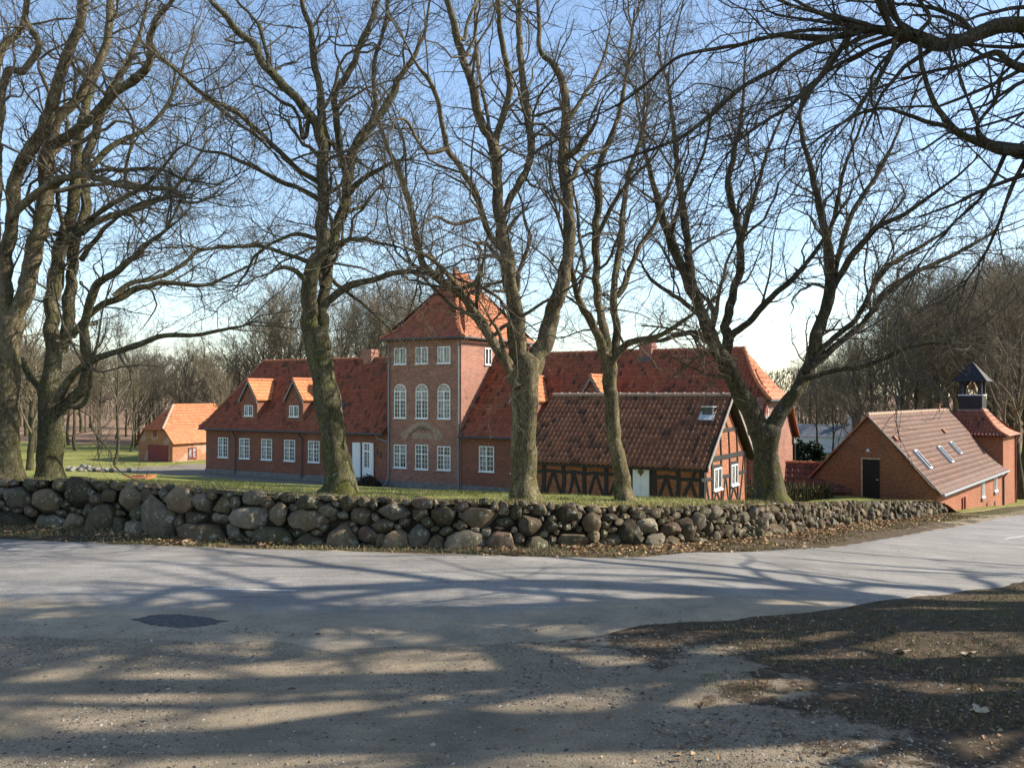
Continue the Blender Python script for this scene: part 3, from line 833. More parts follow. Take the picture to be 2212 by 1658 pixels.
    if rest.any():
        Vr = V[rest]; nv_ = len(tv)
        Q = (np.arange(len(Vr)) * nv_)[:, None, None] + fq[None]
        link(cap_name, mesh_np(cap_name, Vr.reshape(-1, 3), Q.reshape(-1, 4), None, mats, True, np.repeat(tints[rest], nv_, 0)), root, kind='stuff')

def tinter(cols, seed, moss=.25, msc=1.0, mosscol=(.03, .026, .02)):
    r = np.random.default_rng(seed); cols = np.array(cols)
    def f(u, fr, i, k):
        c = cols[r.integers(len(cols))] * .6 + cols.mean(0) * .4; c = c * r.uniform(.88, 1.1)
        v = float(vnoise(u, fr * 6 + seed, msc, seed)) * .6 + float(vnoise(u, fr * 6, msc * .35, seed + 1)) * .4
        pm_ = np.clip((v - (.72 - moss)) / .5, 0, 1) ** 1.3 * .62
        if r.random() < max(pm_, moss * .18): q_ = r.uniform(.2, .6); c = c * q_ + np.array(mosscol) * (1 - q_)
        return c
    return f

def ridge_tiles(root, pts, mat, name='ridge_tile', rad=.11, ln=.40, single=True):
    P = np.array(pts, float); Ls = np.concatenate([[0], np.cumsum(np.linalg.norm(np.diff(P, axis=0), axis=1))]); n = max(1, int(Ls[-1] / ln))
    at = lambda t: np.array([np.interp(t, Ls, P[:, k]) for k in range(3)])
    allb = MB(); proto = None
    for i in range(n):
        a, b = at(Ls[-1] * i / n), at(Ls[-1] * (i + 1) / n)
        d = b - a; L_ = np.linalg.norm(d); d /= L_
        if single:
            if proto is None:
                mb = MB(); mb.tube([(-.02, 0, 0), (L_ * .9, 0, .0), (L_ * .91, 0, .012), (L_ + .01, 0, .012)], [rad, rad * .97, rad * 1.12, rad * 1.12], 10); proto = mb.mesh(name, mat, False)
            X = Vector(d); Yv = Vector((0, 0, 1)).cross(X).normalized(); Zv = X.cross(Yv)
            o = bpy.data.objects.new(name, proto); COL.objects.link(o); o.parent = root
            o.matrix_local = Matrix(((X[0], Yv[0], Zv[0], a[0]), (X[1], Yv[1], Zv[1], a[1]), (X[2], Yv[2], Zv[2], a[2]), (0, 0, 0, 1)))
        else:
            allb.tube([a - d * .02, a + d * L_ * .88, a + d * L_ * .9 + (0, 0, .01), b + (0, 0, .01)], [rad, rad * .97, rad * 1.12, rad * 1.12], 8)
    if not single: allb.build(name + 's', mat, root, kind='stuff')

def sheet(root, name, quads, mat):
    b = MB()
    for q in quads: b.quad(*q)
    return b.build(name, mat, root)

# ------------------------------------------------------------------ the mansion
RZ = R(-30.5)
man = thing('mansion', 'long red brick manor house with a square tower and dark mossy tiled roofs', 'manor house', P0, RZ)
UE = 17.75; UL = -22.7; DEP = 8.0
b = MB(); b.box(UL, -5.66, 0, DEP, 0, 3.45); b.build('wall', M_BRICK, man)
b = MB(); b.box(.01, UE - .4, 0, DEP, 0, 3.45); b.build('wall', M_BRICK, man)
b = MB(); b.prism([(UE - .4, 0, 0), (UE - .4, DEP, 0), (UE - .4, DEP, 3.5), (UE - .4, 6.75, 5.35), (UE - .4, 6.3, 5.7), (UE - .4, 1.7, 5.7), (UE - .4, .5, 4.0), (UE - .4, 0, 3.5)], (.4, 0, 0)); b.build('gable_wall', M_BRICK_T, man)
b = MB(); b.box(-5.65, 0, -.03, 8.5, 0, 9.35); b.build('tower', M_BRICK_T, man)
for (a0, a1, y0) in ((UL - .04, -5.70, -.05), (-5.70, .05, -.08), (.05, UE + .05, -.05)):
    b = MB(); b.box(a0, a1, y0, .5, -.9, .36); b.build('plinth', M_PLINTH, man)
b = MB(); b.box(UE - .5, UE + .05, .501, DEP + .05, -.9, .36); b.build('plinth', M_PLINTH, man)
# eaves cornices
for (a0, a1) in ((UL - .05, -5.68), (.03, UE + .05)):
    b = MB(); b.box(a0, a1, -.07, .2, 3.12, 3.24); b.box(a0, a1, -.13, .2, 3.24, 3.45); b.build('cornice', M_BRICK, man)
b = MB(); b.box(-5.72, .07, -.10, 8.57, 9.0, 9.12); b.box(-5.78, .13, -.16, 8.6, 9.22, 9.42)
for k in range(28): b.box(.07, .135, .05 + k * .3, .2 + k * .3, 9.12, 9.22)
for k in range(19): b.box(-5.65 + k * .3, -5.5 + k * .3, -.16, -.10, 9.12, 9.22)
b.build('cornice', M_BRICK_T, man)

PROF = [(-.38, 3.32), (.0, 3.58), (.5, 4.02), (1.0, 4.58), (4.0, 8.32)]
BACK = [(8.38, 3.32), (8.0, 3.58), (7.5, 4.02), (7.0, 4.58), (4.0, 8.32)]
T_MAN = tinter([(.32, .092, .045), (.27, .075, .04), (.36, .11, .055), (.24, .068, .038)], 3, .26, .8)
T_MANL = tinter([(.31, .088, .044), (.27, .072, .038), (.35, .105, .052), (.23, .065, .036)], 4, .28, .8)
RI = (P0, RZ)
ZT = 8.32 - 3.32
hz = (5.68 - 3.32) / ZT
tile_field(man, (0, 0, 0), (1, 0), (0, 1), PROF, lambda f: .03, lambda f: UE + .22 if f < hz else UE + .22 - 1.93 * (f - hz) / (1 - hz), M_TILE, T_MAN, n_single=290, rootinfo=RI, npts=5, flat=1.35, lift=1.6)
tile_field(man, (0, 0, 0), (1, 0), (0, 1), PROF, lambda f: UL - .3 + 2.0 * f, lambda f: -5.66, M_TILE, T_MANL, npts=5, flat=1.35, lift=1.6)
# back slopes and hips
sheet(man, 'back_roof', [((UL - .3, a[0], a[1]), (UL - .3 + 2 * (c[1] - 3.32) / ZT, c[0], c[1]), (UE + .2, c[0], c[1]) if c[1] < 5.7 else (UE - 1.71, c[0], c[1]), (UE + .2, a[0], a[1]))[::-1] for a, c in zip(BACK[:-1], BACK[1:])], M_UNDER)
sheet(man, 'left_hip', [((UL - .3, -.38, 3.32), (UL - .3, 8.38, 3.32), (UL + 1.7, 4.0, 8.3), (UL + 1.7, 4.0, 8.3))], M_RIDGE)
T_LIT = tinter([(.50, .19, .088), (.46, .165, .078), (.54, .21, .10), (.42, .14, .066)], 9, .05, .8, (.15, .06, .035))  # brighter tile tint for the sun-facing slopes, sunlight put into the colour
# right half hip: eave along v at u = UE+.35
HP = [(-.38, 5.55), (.0, 5.78), (.35, 6.15), (.7, 6.62), (1.71, 8.32)]
def hl(f): z = 5.55 + f * 2.77; return float(np.interp(z, [5.55, 8.32], [1.25, 4.0]))
def hr(f): z = 5.55 + f * 2.77; return float(np.interp(z, [5.55, 8.32], [6.75, 4.0]))
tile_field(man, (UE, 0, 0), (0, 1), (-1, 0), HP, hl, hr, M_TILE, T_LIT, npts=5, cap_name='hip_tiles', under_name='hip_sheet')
b = MB(); b.box(UE - .1, UE + .1, 1.45, 6.55, 5.36, 5.6); b.build('hip_cornice', M_BRICK_T, man)
b = MB(); b.tube([(UE + .42, 1.1, 5.5), (UE + .42, 6.9, 5.5)], .06, 8); b.build('gutter', M_DARKZINC, man)
ridge_tiles(man, [(.1, 4.0, 8.36), (UE - 1.7, 4.0, 8.36)], M_RIDGE)
ridge_tiles(man, [(UL + 1.7, 4.0, 8.36), (-5.7, 4.0, 8.36)], M_RIDGE)
ridge_tiles(man, [(UE + .33, 1.2, 5.64), (UE + .05, 1.45, 5.95), (UE - .35, 1.95, 6.3), (UE - .7, 2.35, 6.75), (UE - 1.7, 4.0, 8.36)], M_RIDGE_O)
ridge_tiles(man, [(UL - .3, -.34, 3.45), (UL - .1, .3, 3.95), (UL + .15, .95, 4.65), (UL + 1.7, 4.0, 8.36)], M_RIDGE)
b = MB()                                                            # curved verge at the back of the right gable
vp = [(8.42, 3.34), (8.1, 3.62), (7.6, 4.05), (7.1, 4.6), (6.5, 5.5)]
b.tube([(UE + .16, p[0], p[1] + .04) for p in vp], .075, 8); b.tube([(UE + .28, p[0], p[1] - .02) for p in vp], .075, 8); b.tube([(UE + .05, p[0], p[1] + .0) for p in vp], .075, 8)
b.build('verge', M_RIDGE, man)
b = MB(); b.tube([(UE + .16, p[0], p[1] + .06) for p in ((-.36, 3.34), (0, 3.6), (.5, 4.06), (1.0, 4.62), (1.5, 5.3))], .07, 8); b.build('verge', M_RIDGE, man)
b = MB(); b.box(UE - .45, UE + .12, 7.85, 8.42, 3.0, 3.3); b.build('kneeler', M_PLINTH, man)
# gutters and downpipes
for (a0, a1) in ((UL - .3, -5.75), (.05, UE + .2)):
    b = MB(); b.tube([(a0, -.46, 3.27), (a1, -.46, 3.27)], .065, 8); b.build('gutter', M_DARKZINC, man)
for u_, m_ in ((-19.5, M_DARKZINC), (-13.0, M_DARKZINC)):
    b = MB(); b.tube([(u_, -.44, 3.22), (u_, -.3, 3.05), (u_, -.12, 2.85), (u_, -.12, .15)], .045, 8); b.build('downpipe', m_, man)
b = MB(); b.tube([(-5.5, -.16, 9.1), (-5.5, -.12, 9.0), (-5.5, -.12, .6), (-5.6, -.25, .2), (-5.75, -.5, -.1)], .05, 8); b.build('downpipe', M_ZINC, man)
b = MB(); b.tube([(-6.3, -.46, 3.22), (-6.25, -.3, 3.0), (-5.9, -.16, 2.88), (-5.55, -.12, 2.8)], .05, 8); b.build('downpipe', M_ZINC, man)
b = MB(); b.tube([(-.14, -.16, 9.1), (-.14, -.12, 9.0), (-.14, -.12, 0)], .05, 8); b.build('downpipe', M_ZINC, man)
b = MB(); b.tube([(UE - .3, 8.1, 3.1), (UE + .1, 8.1, 2.9), (UE + .1, 8.1, 0)], .05, 8); b.build('downpipe', M_DARKZINC, man)
# windows
for u_ in (-20.83, -18.62, -16.41, -14.2, -11.96): add_window(man, u_, -.005, 1.24, 1.02, 1.44, panemat='curtain')
for u_ in (-4.61, -2.92, -1.24): add_window(man, u_, -.035, 1.2 if u_ != -2.92 else 1.17, .98, 1.44 if u_ != -2.92 else 1.52)
for u_ in (-4.61, -2.92, -1.24): add_window(man, u_, -.035, 4.33, .94, 2.14, cols=4, up=2, lo=4, arch=True, name='arched_window')
for u_ in (-4.61, -2.92, -1.24): add_window(man, u_, -.035, 7.72, .95, 1.02, cols=4, up=4, lo=0)
add_window(man, 1.82, -.005, 1.24, 1.05, 1.5, panemat='curtain')
add_window(man, 4.03, -.005, 1.24, 1.05, 1.5, panemat='curtain')
pw = hit(1054, 768, P0, RZ, (0, 0, 0), (1, 0, 0)); add_window(man, .005, float(pw[1]), 7.7, .8, 1.05, 'right', cols=2, up=4, lo=0)
pw = hit(1654, 894, P0, RZ, (UE, 0, 0), (1, 0, 0)); add_window(man, UE + .005, float(pw[1]), float(pw[2]) - .42, .75, .82, 'right', cols=2, up=2, lo=0)
# brick lintel bands above tower windows and patched plaster scar of a lost pediment
b = MB()
sc_ = [hit(773.2 + x * .3332, 552.3 + y * .3332, P0, RZ, (0, -.03, 0), (0, 1, 0)) for x, y in ((275, 1150), (395, 1070), (425, 1062), (475, 1095), (482, 1135), (440, 1100), (405, 1095), (335, 1150), (310, 1192), (290, 1185))]
b.prism([(p[0], -.042, p[2]) for p in sc_], (0, .02, 0)); b.build('plaster_scar', M_PLASTER, man)
b = MB(); sc_ = [hit(773.2 + x * .3332, 552.3 + y * .3332, P0, RZ, (0, -.03, 0), (0, 1, 0)) for x, y in ((350, 1145), (480, 1150), (485, 1185), (360, 1188))]
b.prism([(p[0], -.045, p[2]) for p in sc_], (0, .02, 0)); b.build('plaster_scar', M_PLASTER, man)
b = MB(); sc_ = [hit(773.2 + x * .3332, 552.3 + y * .3332, P0, RZ, (0, -.03, 0), (0, 1, 0)) for x, y in ((485, 1105), (510, 1115), (555, 1165), (530, 1195), (490, 1190))]
b.prism([(p[0], -.043, p[2]) for p in sc_], (0, .02, 0)); b.build('plaster_scar', M_PLASTER, man)
# tower roof
TP = [(-.38, 9.32), (.05, 9.55), (.55, 9.95), (1.05, 10.5), (3.5, 13.75)]
TPs = [(-.38, 9.32), (.05, 9.58), (.5, 9.98), (.9, 10.5), (2.82, 13.75)]
T_TOW = tinter([(.40, .11, .055), (.34, .09, .045), (.44, .135, .065), (.27, .075, .042)], 6, .16, 1.2)
tile_field(man, (-5.65, 0, 0), (1, 0), (0, 1), TP, lambda f: -.38 + 3.2 * f, lambda f: 6.03 - 3.2 * f, M_TILE, T_TOW, npts=5, cap_name='tower_tiles', under_name='tower_sheet')
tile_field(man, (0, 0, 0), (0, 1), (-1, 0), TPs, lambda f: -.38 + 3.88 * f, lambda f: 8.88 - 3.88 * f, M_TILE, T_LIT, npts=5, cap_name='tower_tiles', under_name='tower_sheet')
sheet(man, 'tower_back_roof', [((-6.03, 8.88, 9.3), (-2.83, 5.0, 13.7), (-2.83, 3.5, 13.7), (-6.03, -.38, 9.3)), ((.38, 8.88, 9.3), (-2.83, 5.0, 13.7), (-2.83, 5.0, 13.7), (-6.03, 8.88, 9.3))], M_UNDER)
def prof_at(pr, f): 
    z_ = 9.32 + f * 4.43; return z_
hipR = [(6.03 - 5.65 - 3.2 * f, float(np.interp(9.32 + 4.43 * f, [p[1] for p in TP], [p[0] for p in TP])), 9.36 + 4.43 * f) for f in np.linspace(0, 1, 8)]
hipR = [(float(np.interp(p[2], [q[1] for q in TPs], [-q[0] for q in TPs])), p[1], p[2] + .03) for p in hipR]
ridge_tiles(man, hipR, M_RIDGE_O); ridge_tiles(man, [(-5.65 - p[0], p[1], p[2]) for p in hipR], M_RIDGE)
ridge_tiles(man, [(-2.83, 3.45, 13.8), (-2.83, 5.05, 13.8)], M_RIDGE_O)
b = MB(); b.tube([(-2.83, 3.45, 13.75), (-2.83, 3.42, 14.05), (-2.83, 3.42, 14.15)], [.16, .14, .03], 8); b.build('finial', M_RIDGE, man)
b = MB(); b.tube([(.46, -.42, 9.26), (.46, 8.9, 9.26)], .065, 8); b.tube([(-6.1, -.46, 9.26), (.42, -.46, 9.26)], .065, 8); b.build('gutter', M_DARKZINC, man)
# chimneys
for u_, zt in ((-10.4, 8.98), (10.4, 8.82)):
    b = MB(); b.box(u_ - .38, u_ + .38, 3.6, 4.4, 7.5, zt - .25); b.box(u_ - .43, u_ + .43, 3.55, 4.45, zt - .25, zt - .1); b.box(u_ - .38, u_ + .38, 3.6, 4.4, zt - .1, zt)
    c = b.build('chimney', M_BRICK_T, man)
    if u_ > 0: MB().box(u_ - .44, u_ + .44, 3.4, 4.5, 7.7, 7.95).build('flashing', M_DARKZINC, c)
# dormers
def dormer(uc, wd, zb, ze, za, tint):
    d = MB(); h = wd / 2
    d.prism([(uc - h, .28, zb), (uc + h, .28, zb), (uc + h, .28, ze), (uc, .28, za), (uc - h, .28, ze)], (0, .18, 0))
    for s_ in (-1, 1):
        x0 = uc + s_ * h - (0 if s_ < 0 else .15)
        d.prism([(x0, .46, zb), (x0, 2.0, ze), (x0, .46, ze)], (.15, 0, 0))
    o = d.build('dormer', M_BRICK, man)
    b_ = MB(); zz = lambda du: za - (za - ze) * abs(du) / h
    e = h + .11; dz_ = .1
    for s_ in (-1, 1):
        b_.prism([(uc + s_ * e, .14, zz(e) + .02), (uc, .14, za + .04), (uc, 2.75, za + .04), (uc + s_ * e, 1.75, zz(e) + .02)], (0, 0, dz_ * .5))
    b_.build('dormer_roof', M_UNDER, o)
    pr = [(0, zz(e) + .10), (e, za + .10)]
    tile_field(o, (uc + e, 0, 0), (0, 1), (-1, 0), pr, lambda f: .12, lambda f: 1.7 + 1.1 * f, M_TILE, tint, npts=5, under_name=None, cap_name='dormer_tiles', course=.28)
    tile_field(o, (uc - e, 0, 0), (0, 1), (1, 0), pr, lambda f: .12, lambda f: 1.7 + 1.1 * f, M_TILE, tint, npts=5, under_name=None, cap_name='dormer_tiles', course=.28)
    ridge_tiles(o, [(uc, .1, za + .17), (uc, 2.8, za + .17)], M_RIDGE_O, single=False, name='dormer_ridge_tile')
    for s_ in (-1, 1):
        v_ = MB(); v_.prism([(uc + s_ * (e + .02), .10, zz(e) - .10), (uc + s_ * (e + .02), .10, zz(e) + .1), (uc, .10, za + .13), (uc, .10, za - .07)], (0, .04, 0)); v_.build('bargeboard', M_GREYWOOD, o)
    add_window(o, uc - .02, .275, zb + .52, .86, .76, cols=4, up=3, lo=0, name='dormer_window')
T_DORM = tinter([(.62, .25, .10), (.56, .20, .085), (.66, .28, .12)], 12, .02, .8, (.3, .12, .06))
for uc in (-18.5, -14.06, 4.19, 8.55): dormer(uc, 1.6, 3.75, 5.46, 6.7, T_DORM)
# skylight in the left roof
sk = MB(); pr = np.array(PROF); 
def roof_pt(u_, z_, off=.05):
    v_ = float(np.interp(z_, [p[1] for p in PROF], [p[0] for p in PROF])); n = np.array([0, -.77, .64]); return np.array([u_, v_, z_]) + n * off
def roof_box(root, name, u0, u1, z0, z1, rp, t, mat, parent=None):
    q = MB(); q.prism([rp(u0, z0, .0), rp(u1, z0, .0), rp(u1, z1, .0), rp(u0, z1, .0)], rp(u0, z0, t) - rp(u0, z0, 0)); return q.build(name, mat, root)
o = roof_box(man, 'skylight', -10.95, -10.4, 4.55, 5.15, roof_pt, .14, M_DARKZINC); roof_box(o, 'pane', -10.88, -10.47, 4.62, 5.08, lambda u, z, off=0: roof_pt(u, z, off + .142), .006, M_GLASS)
# front door, shutters and steps
du = hit(785.5, 990, P0, RZ, (0, 0, 0), (0, 1, 0))[0]
DL = hit(763, 990, P0, RZ, (0, 0, 0), (0, 1, 0))[0]; DM = hit(783, 990, P0, RZ, (0, 0, 0), (0, 1, 0))[0]; DR = hit(808.5, 990, P0, RZ, (0, 0, 0), (0, 1, 0))[0]
def shutter(x0, x1, y0):
    b_ = MB(); b_.box(x0, x1, y0 - .05, y0, .42, 2.68)
    s_ = b_.build('shutter', M_WHITE, man)
    for k in range(8):
        z_ = .5 + k * .272; MB().box(x0 + .07, x1 - .07, y0 - .066, y0 - .051, z_, z_ + .225).build('shutter_slat', M_WHITE, s_)
shutter(DL, DM - .12, -.04); shutter(DR - .36, DR, -.05)
b = MB(); x0, x1 = DM, DR - .36
b.box(x0, x0 + .18, -.03, .05, .42, 2.7); b.box(x1 - .03, x1, -.03, .05, .42, 2.7); b.box(x0, x1, -.028, .05, 2.6, 2.7); b.box(x0 + .18, x1 - .03, -.032, .05, 2.08, 2.2); b.box(x0 + .18, x1 - .03, -.02, .05, .42, 1.1)
xm = x0 + .18 + (x1 - .03 - x0 - .18) * .62; b.box(xm - .03, xm + .03, -.034, .05, 1.1, 2.6)
for z_ in (2.4, 1.86, 1.6, 1.34): b.box(x0 + .18, x1 - .03, -.02, .05, z_ - .012, z_ + .012)
b.box((x0 + .18 + xm) / 2 - .012, (x0 + .18 + xm) / 2 + .012, -.022, .05, 1.1, 2.6)
o = b.build('door', M_WHITE, man)
MB().box(x0 + .18, xm - .03, .0, .01, 1.1, 2.6).build('pane', M_GLASS, o); MB().box(xm + .03, x1 - .03, .0, .01, 1.1, 2.6).build('pane', M_GLASS, o)
for k in range(3):
    MB().box(DL - .1 - .0 * k, DR - .35, -.55 - .42 * k, -.09 if k == 0 else -.55 - .42 * (k - 1), -.6, .38 - .17 * k).build('step', M_GRANITE, man)
for xx, y_ in ((815, 975), (822, 982)):
    p = hit(xx, y_, P0, RZ, (0, 0, 0), (0, 1, 0)); MB().box(p[0] - .04, p[0] + .04, -.06, -.001, p[2] - .2, p[2] + .2).build('wall_anchor', M_DARKZINC, man)
# leafy clipped bush beside the steps
def bush(name, label, cat, loc, size, mat, n, tint, leaf=.06, seed=0, stems=True):
    r = np.random.default_rng(seed); t = thing(name, label, cat, loc)
    d = r.normal(size=(n, 3)); d /= np.linalg.norm(d, axis=1)[:, None]; d[:, 2] = np.abs(d[:, 2]) * 1.0
    rr = r.uniform(.55, 1, n) ** .5 * (1 + .25 * (vnoise(d[:, 0] * 3 + 9, d[:, 1] * 3 + d[:, 2] * 2 + 9, .8, seed) - .5) * 2)
    C = d * rr[:, None] * np.array(size); A = r.normal(size=(n, 3)); A /= np.linalg.norm(A, axis=1)[:, None]; B = np.cross(A, r.normal(size=(n, 3))); B /= np.linalg.norm(B, axis=1)[:, None]
    V = np.stack([C - A * leaf, C + B * leaf * .5, C + A * leaf, C - B * leaf * .5], 1).reshape(-1, 3)
    tt_ = np.repeat(np.array(tint) * r.uniform(.6, 1.4, (n, 1)), 4, 0)
    link('foliage', mesh_np('foliage', V, np.arange(4 * n).reshape(-1, 4), None, mat, False, tt_), t, kind='stuff')
    s_ = MB()
    for k in range(9):
        e = r.normal(size=3) * .5 * np.array(size); e[2] = abs(e[2]) + size[2] * .3
        s_.tube([(0, 0, -.2), tuple(e * .5 + np.array([0, 0, .05])), tuple(e)], [.03, .02, .008], 5)
    s_.build('stem', M_TWIG_D, t)
    return t
pb = to_world((DR + .3, -.9, -.1), P0, RZ)
bush('bush', 'low dark bush beside the steps of the white manor door', 'bush', pb, (.75, .6, .75), M_EVER, 2600, (.06, .05, .028), .06, 3)

# ------------------------------------------------------------------ the half-timbered house
ht = thing('half_timbered_house', 'low half-timbered house with black posts and a mossy brown tile roof before the manor', 'half-timbered house', Q0, RZ)
HL, HW, HE = -8.2, 6.3, 2.02
MB().box(HL, -.16, .03, .25, -.6, HE).build('wall', M_BRICK_O, ht)
b = MB(); b.prism([(-.16, .03, -.6), (-.16, HW, -.6), (-.16, HW, HE), (-.16, HW / 2, 4.55), (-.16, .03, HE)], (.14, 0, 0)); b.build('gable_wall', M_BRICK_O, ht)
b = MB(); b.prism([(HL, .03, -.6), (HL, HW, -.6), (HL, HW, HE), (HL, HW / 2, 4.55), (HL, .03, HE)], (.2, 0, 0)); b.build('gable_wall', M_BRICK_O, ht)
MB().box(HL, -.16, HW - .2, HW, -.6, HE).build('wall', M_BRICK_O, ht)
def piece(name, pts, wd, plane, t=.045):
    """a timber whose centre line is surveyed on the front (v=0) or gable (u=0) plane"""
    P = np.array(pts, float); T = np.gradient(P, axis=0) if len(P) > 1 else None; T /= np.linalg.norm(T, axis=1)[:, None]
    N = np.stack([-T[:, 1], T[:, 0]], 1); w2 = wd / 2; L_ = P + N * w2; Rr = P - N * w2
    b_ = MB(); n = len(P); j_ = RNG.uniform(-.004, .004)
    def q(p, o_): return (p[0], -o_ + .03, p[1]) if plane == 'front' else (-.02 + o_, p[0], p[1])
    base = len(b_.V)
    for k in range(n):
        b_._add([q(L_[k], t + j_), q(Rr[k], t + j_), q(Rr[k], -.02), q(L_[k], -.02)])
    for k in range(n - 1):
        for m_ in range(4):
            a_, c_ = base + k*4 + m_, base + k*4 + (m_ + 1) % 4
            b_.Q.append((a_, c_, c_ + 4, a_ + 4))
    b_.Q.append((base, base+3, base+2, base+1)); e = base + (n-1)*4; b_.Q.append((e, e+1, e+2, e+3))
    return b_.build(name, M_BLACK, ht)
def fpt(cx, cy):
    p = hit(1104.6 + cx * .2996, 699.6 + cy * .2996, Q0, RZ, (0, 0, 0), (0, 1, 0)); return (p[0], p[2])
def gpt(cx, cy):
    p = hit(1509.4 + cx * .1466, 846.8 + cy * .1466, Q0, RZ, (0, 0, 0), (1, 0, 0)); return (p[1], p[2])
def drop(p, z): return (p[0], z)
for pts in ([(232, 965), (236, 1090), (228, 1215)], [(378, 970), (372, 1020), (380, 1110), (370, 1218)], [(530, 975), (522, 1090), (527, 1228)], [(683, 985), (683, 1240)], [(862, 990), (862, 1245)], [(1025, 1000), (1030, 1110), (1035, 1250)], [(1195, 1005), (1207, 1120), (1197, 1265)]):
    q = [fpt(*p) for p in pts]; q[0] = drop(q[0], HE + .03); q.append((q[-1][0] + .01, -.55)); piece('post', q, .17, 'front')
piece('post', [(-.1, HE + .03), (-.1, -.55)], .19, 'front', .055)
for u_ in (-8.1, -7.75): piece('post', [(u_, HE + .03), (u_, -.55)], .17, 'front')
for pts in ([(120, 1075), (195, 1062), (290, 1055), (375, 1068)], [(378, 1072), (440, 1062), (525, 1078)], [(529, 1080), (600, 1072), (683, 1085)], [(686, 1085), (770, 1080), (858, 1088)], [(1035, 1108), (1115, 1098), (1200, 1115)], [(1203, 1118), (1290, 1120), (1362, 1125)]):
    piece('rail', [fpt(*p) for p in pts], .14, 'front', .04)
for pts in ([(297, 1065), (250, 1215)], [(305, 1065), (350, 1215)], [(440, 1075), (438, 1140), (420, 1215)], [(452, 1075), (470, 1150), (495, 1225)], [(603, 1085), (560, 1225)], [(612, 1085), (630, 1150), (660, 1235)], [(765, 1090), (705, 1240)], [(775, 1090), (830, 1245)], [(1110, 1115), (1062, 1255)], [(1122, 1115), (1140, 1180), (1160, 1262)], [(1345, 1020), (1300, 1120), (1230, 1265)], [(1290, 1135), (1335, 1270)]):
    q = [fpt(*p) for p in pts]; d = np.array(q[-1]) - np.array(q[-2]); d = d / np.linalg.norm(d); q.append(tuple(np.array(q[-1]) + d * .45)); piece('brace', q, .12, 'front', .036)
piece('sill_beam', [(HL, -.5), (-.02, -.5)], .2, 'front', .05)
piece('wall_plate', [(HL, HE - .03), (.0, HE - .03)], .16, 'front', .052)
for pts in ([(195, 1000), (205, 1610)], [(318, 620), (330, 900), (338, 1610)], [(440, 560), (455, 900), (464, 1590)], [(558, 535), (570, 900), (578, 1580)], [(682, 930), (692, 1560)]):
    q = [gpt(*p) for p in pts]; q.append((q[-1][0], -.55)); piece('post', q, .13, 'gable')
piece('post', [(.06, HE), (.06, -.55)], .15, 'gable', .05)
for pts in ([(85, 1075), (115, 1290), (155, 1612)], [(118, 1310), (92, 1612)], [(662, 920), (640, 1250), (608, 1545)], [(262, 1470), (228, 1602)], [(270, 1470), (322, 1612)], [(394, 1250), (354, 1602)], [(402, 1250), (440, 1592)], [(512, 1398), (478, 1592)], [(520, 1398), (575, 1578)], [(392, 425), (440, 560)]):
    q = [gpt(*p) for p in pts]
    if pts[-1][1] > 1500:
        d = np.array(q[-1]) - np.array(q[-2]); d = d / np.linalg.norm(d); q.append(tuple(np.array(q[-1]) + d * .35))
    piece('brace', q, .10, 'gable', .036)
for pts, wd in (([(40, 1298), (200, 1275)], .13), ([(340, 1245), (455, 1222)], .13), ([(578, 1187), (692, 1160)], .13), ([(185, 988), (440, 938), (690, 885)], .2), ([(330, 565), (575, 528)], .15), ([(200, 1098), (330, 1082)], .13), ([(458, 1052), (570, 1028)], .13), ([(462, 1392), (578, 1372)], .15)):
    piece('rail', [gpt(*p) for p in pts], wd, 'gable', .042)
for (xa, xb, yt, yb) in ((208, 324, 1115, 1430), (466, 562, 1062, 1360)):
    pa, pb_ = gpt((xa + xb) / 2, yt), gpt((xa + xb) / 2, yb); wl = abs(gpt(xb, yt)[0] - gpt(xa, yt)[0])
    add_window(ht, .012, float(pa[0]), float(pb_[1]), wl, float(pa[1] - pb_[1]), 'right', cols=2, up=3, lo=0, panemat='curtain')
# door with chevron boards and a diamond light
pa, pb_ = fpt(878, 1000), fpt(996, 1000); x0, x1 = pa[0], pb_[0]; zt = pa[1]
b = MB(); b.box(x0, x1, -.045, .03, .0, zt)
door = b.build('door', M_WHITE, ht)
cx_ = (x0 + x1) / 2; hw_ = (x1 - x0) / 2
for k in range(12):
    z_ = -.1 + k * .19
    for s_ in (-1, 1):
        q = MB(); pts = [(cx_ + s_ * .012, z_), (cx_ + s_ * (hw_ - .03), z_ + hw_ * .8), (cx_ + s_ * (hw_ - .03), z_ + hw_ * .8 + .165), (cx_ + s_ * .012, z_ + .165)]
        pts = [(p[0], -.046, min(max(p[1], .02), zt - .03)) for p in pts]
        if max(p[2] for p in pts) - min(p[2] for p in pts) < .05: continue
        q.prism(pts, (0, -.012, 0)); q.build('door_board', M_WHITE, door)
b = MB(); zc = fpt(935, 1063)[1]; b.prism([(cx_, -.066, zc - .2), (cx_ + .15, -.066, zc), (cx_, -.066, zc + .2), (cx_ - .15, -.066, zc)], (0, .01, 0)); b.build('diamond_pane', M_GLASS, door)
b = MB(); b.box(x0 - .08, x0, -.03, .03, -.5, zt + .08); b.box(x1, x1 + .08, -.03, .03, -.5, zt + .08); b.box(x0, x1, -.03, .03, zt, zt + .08); b.build('door_frame', M_BLACK, ht)
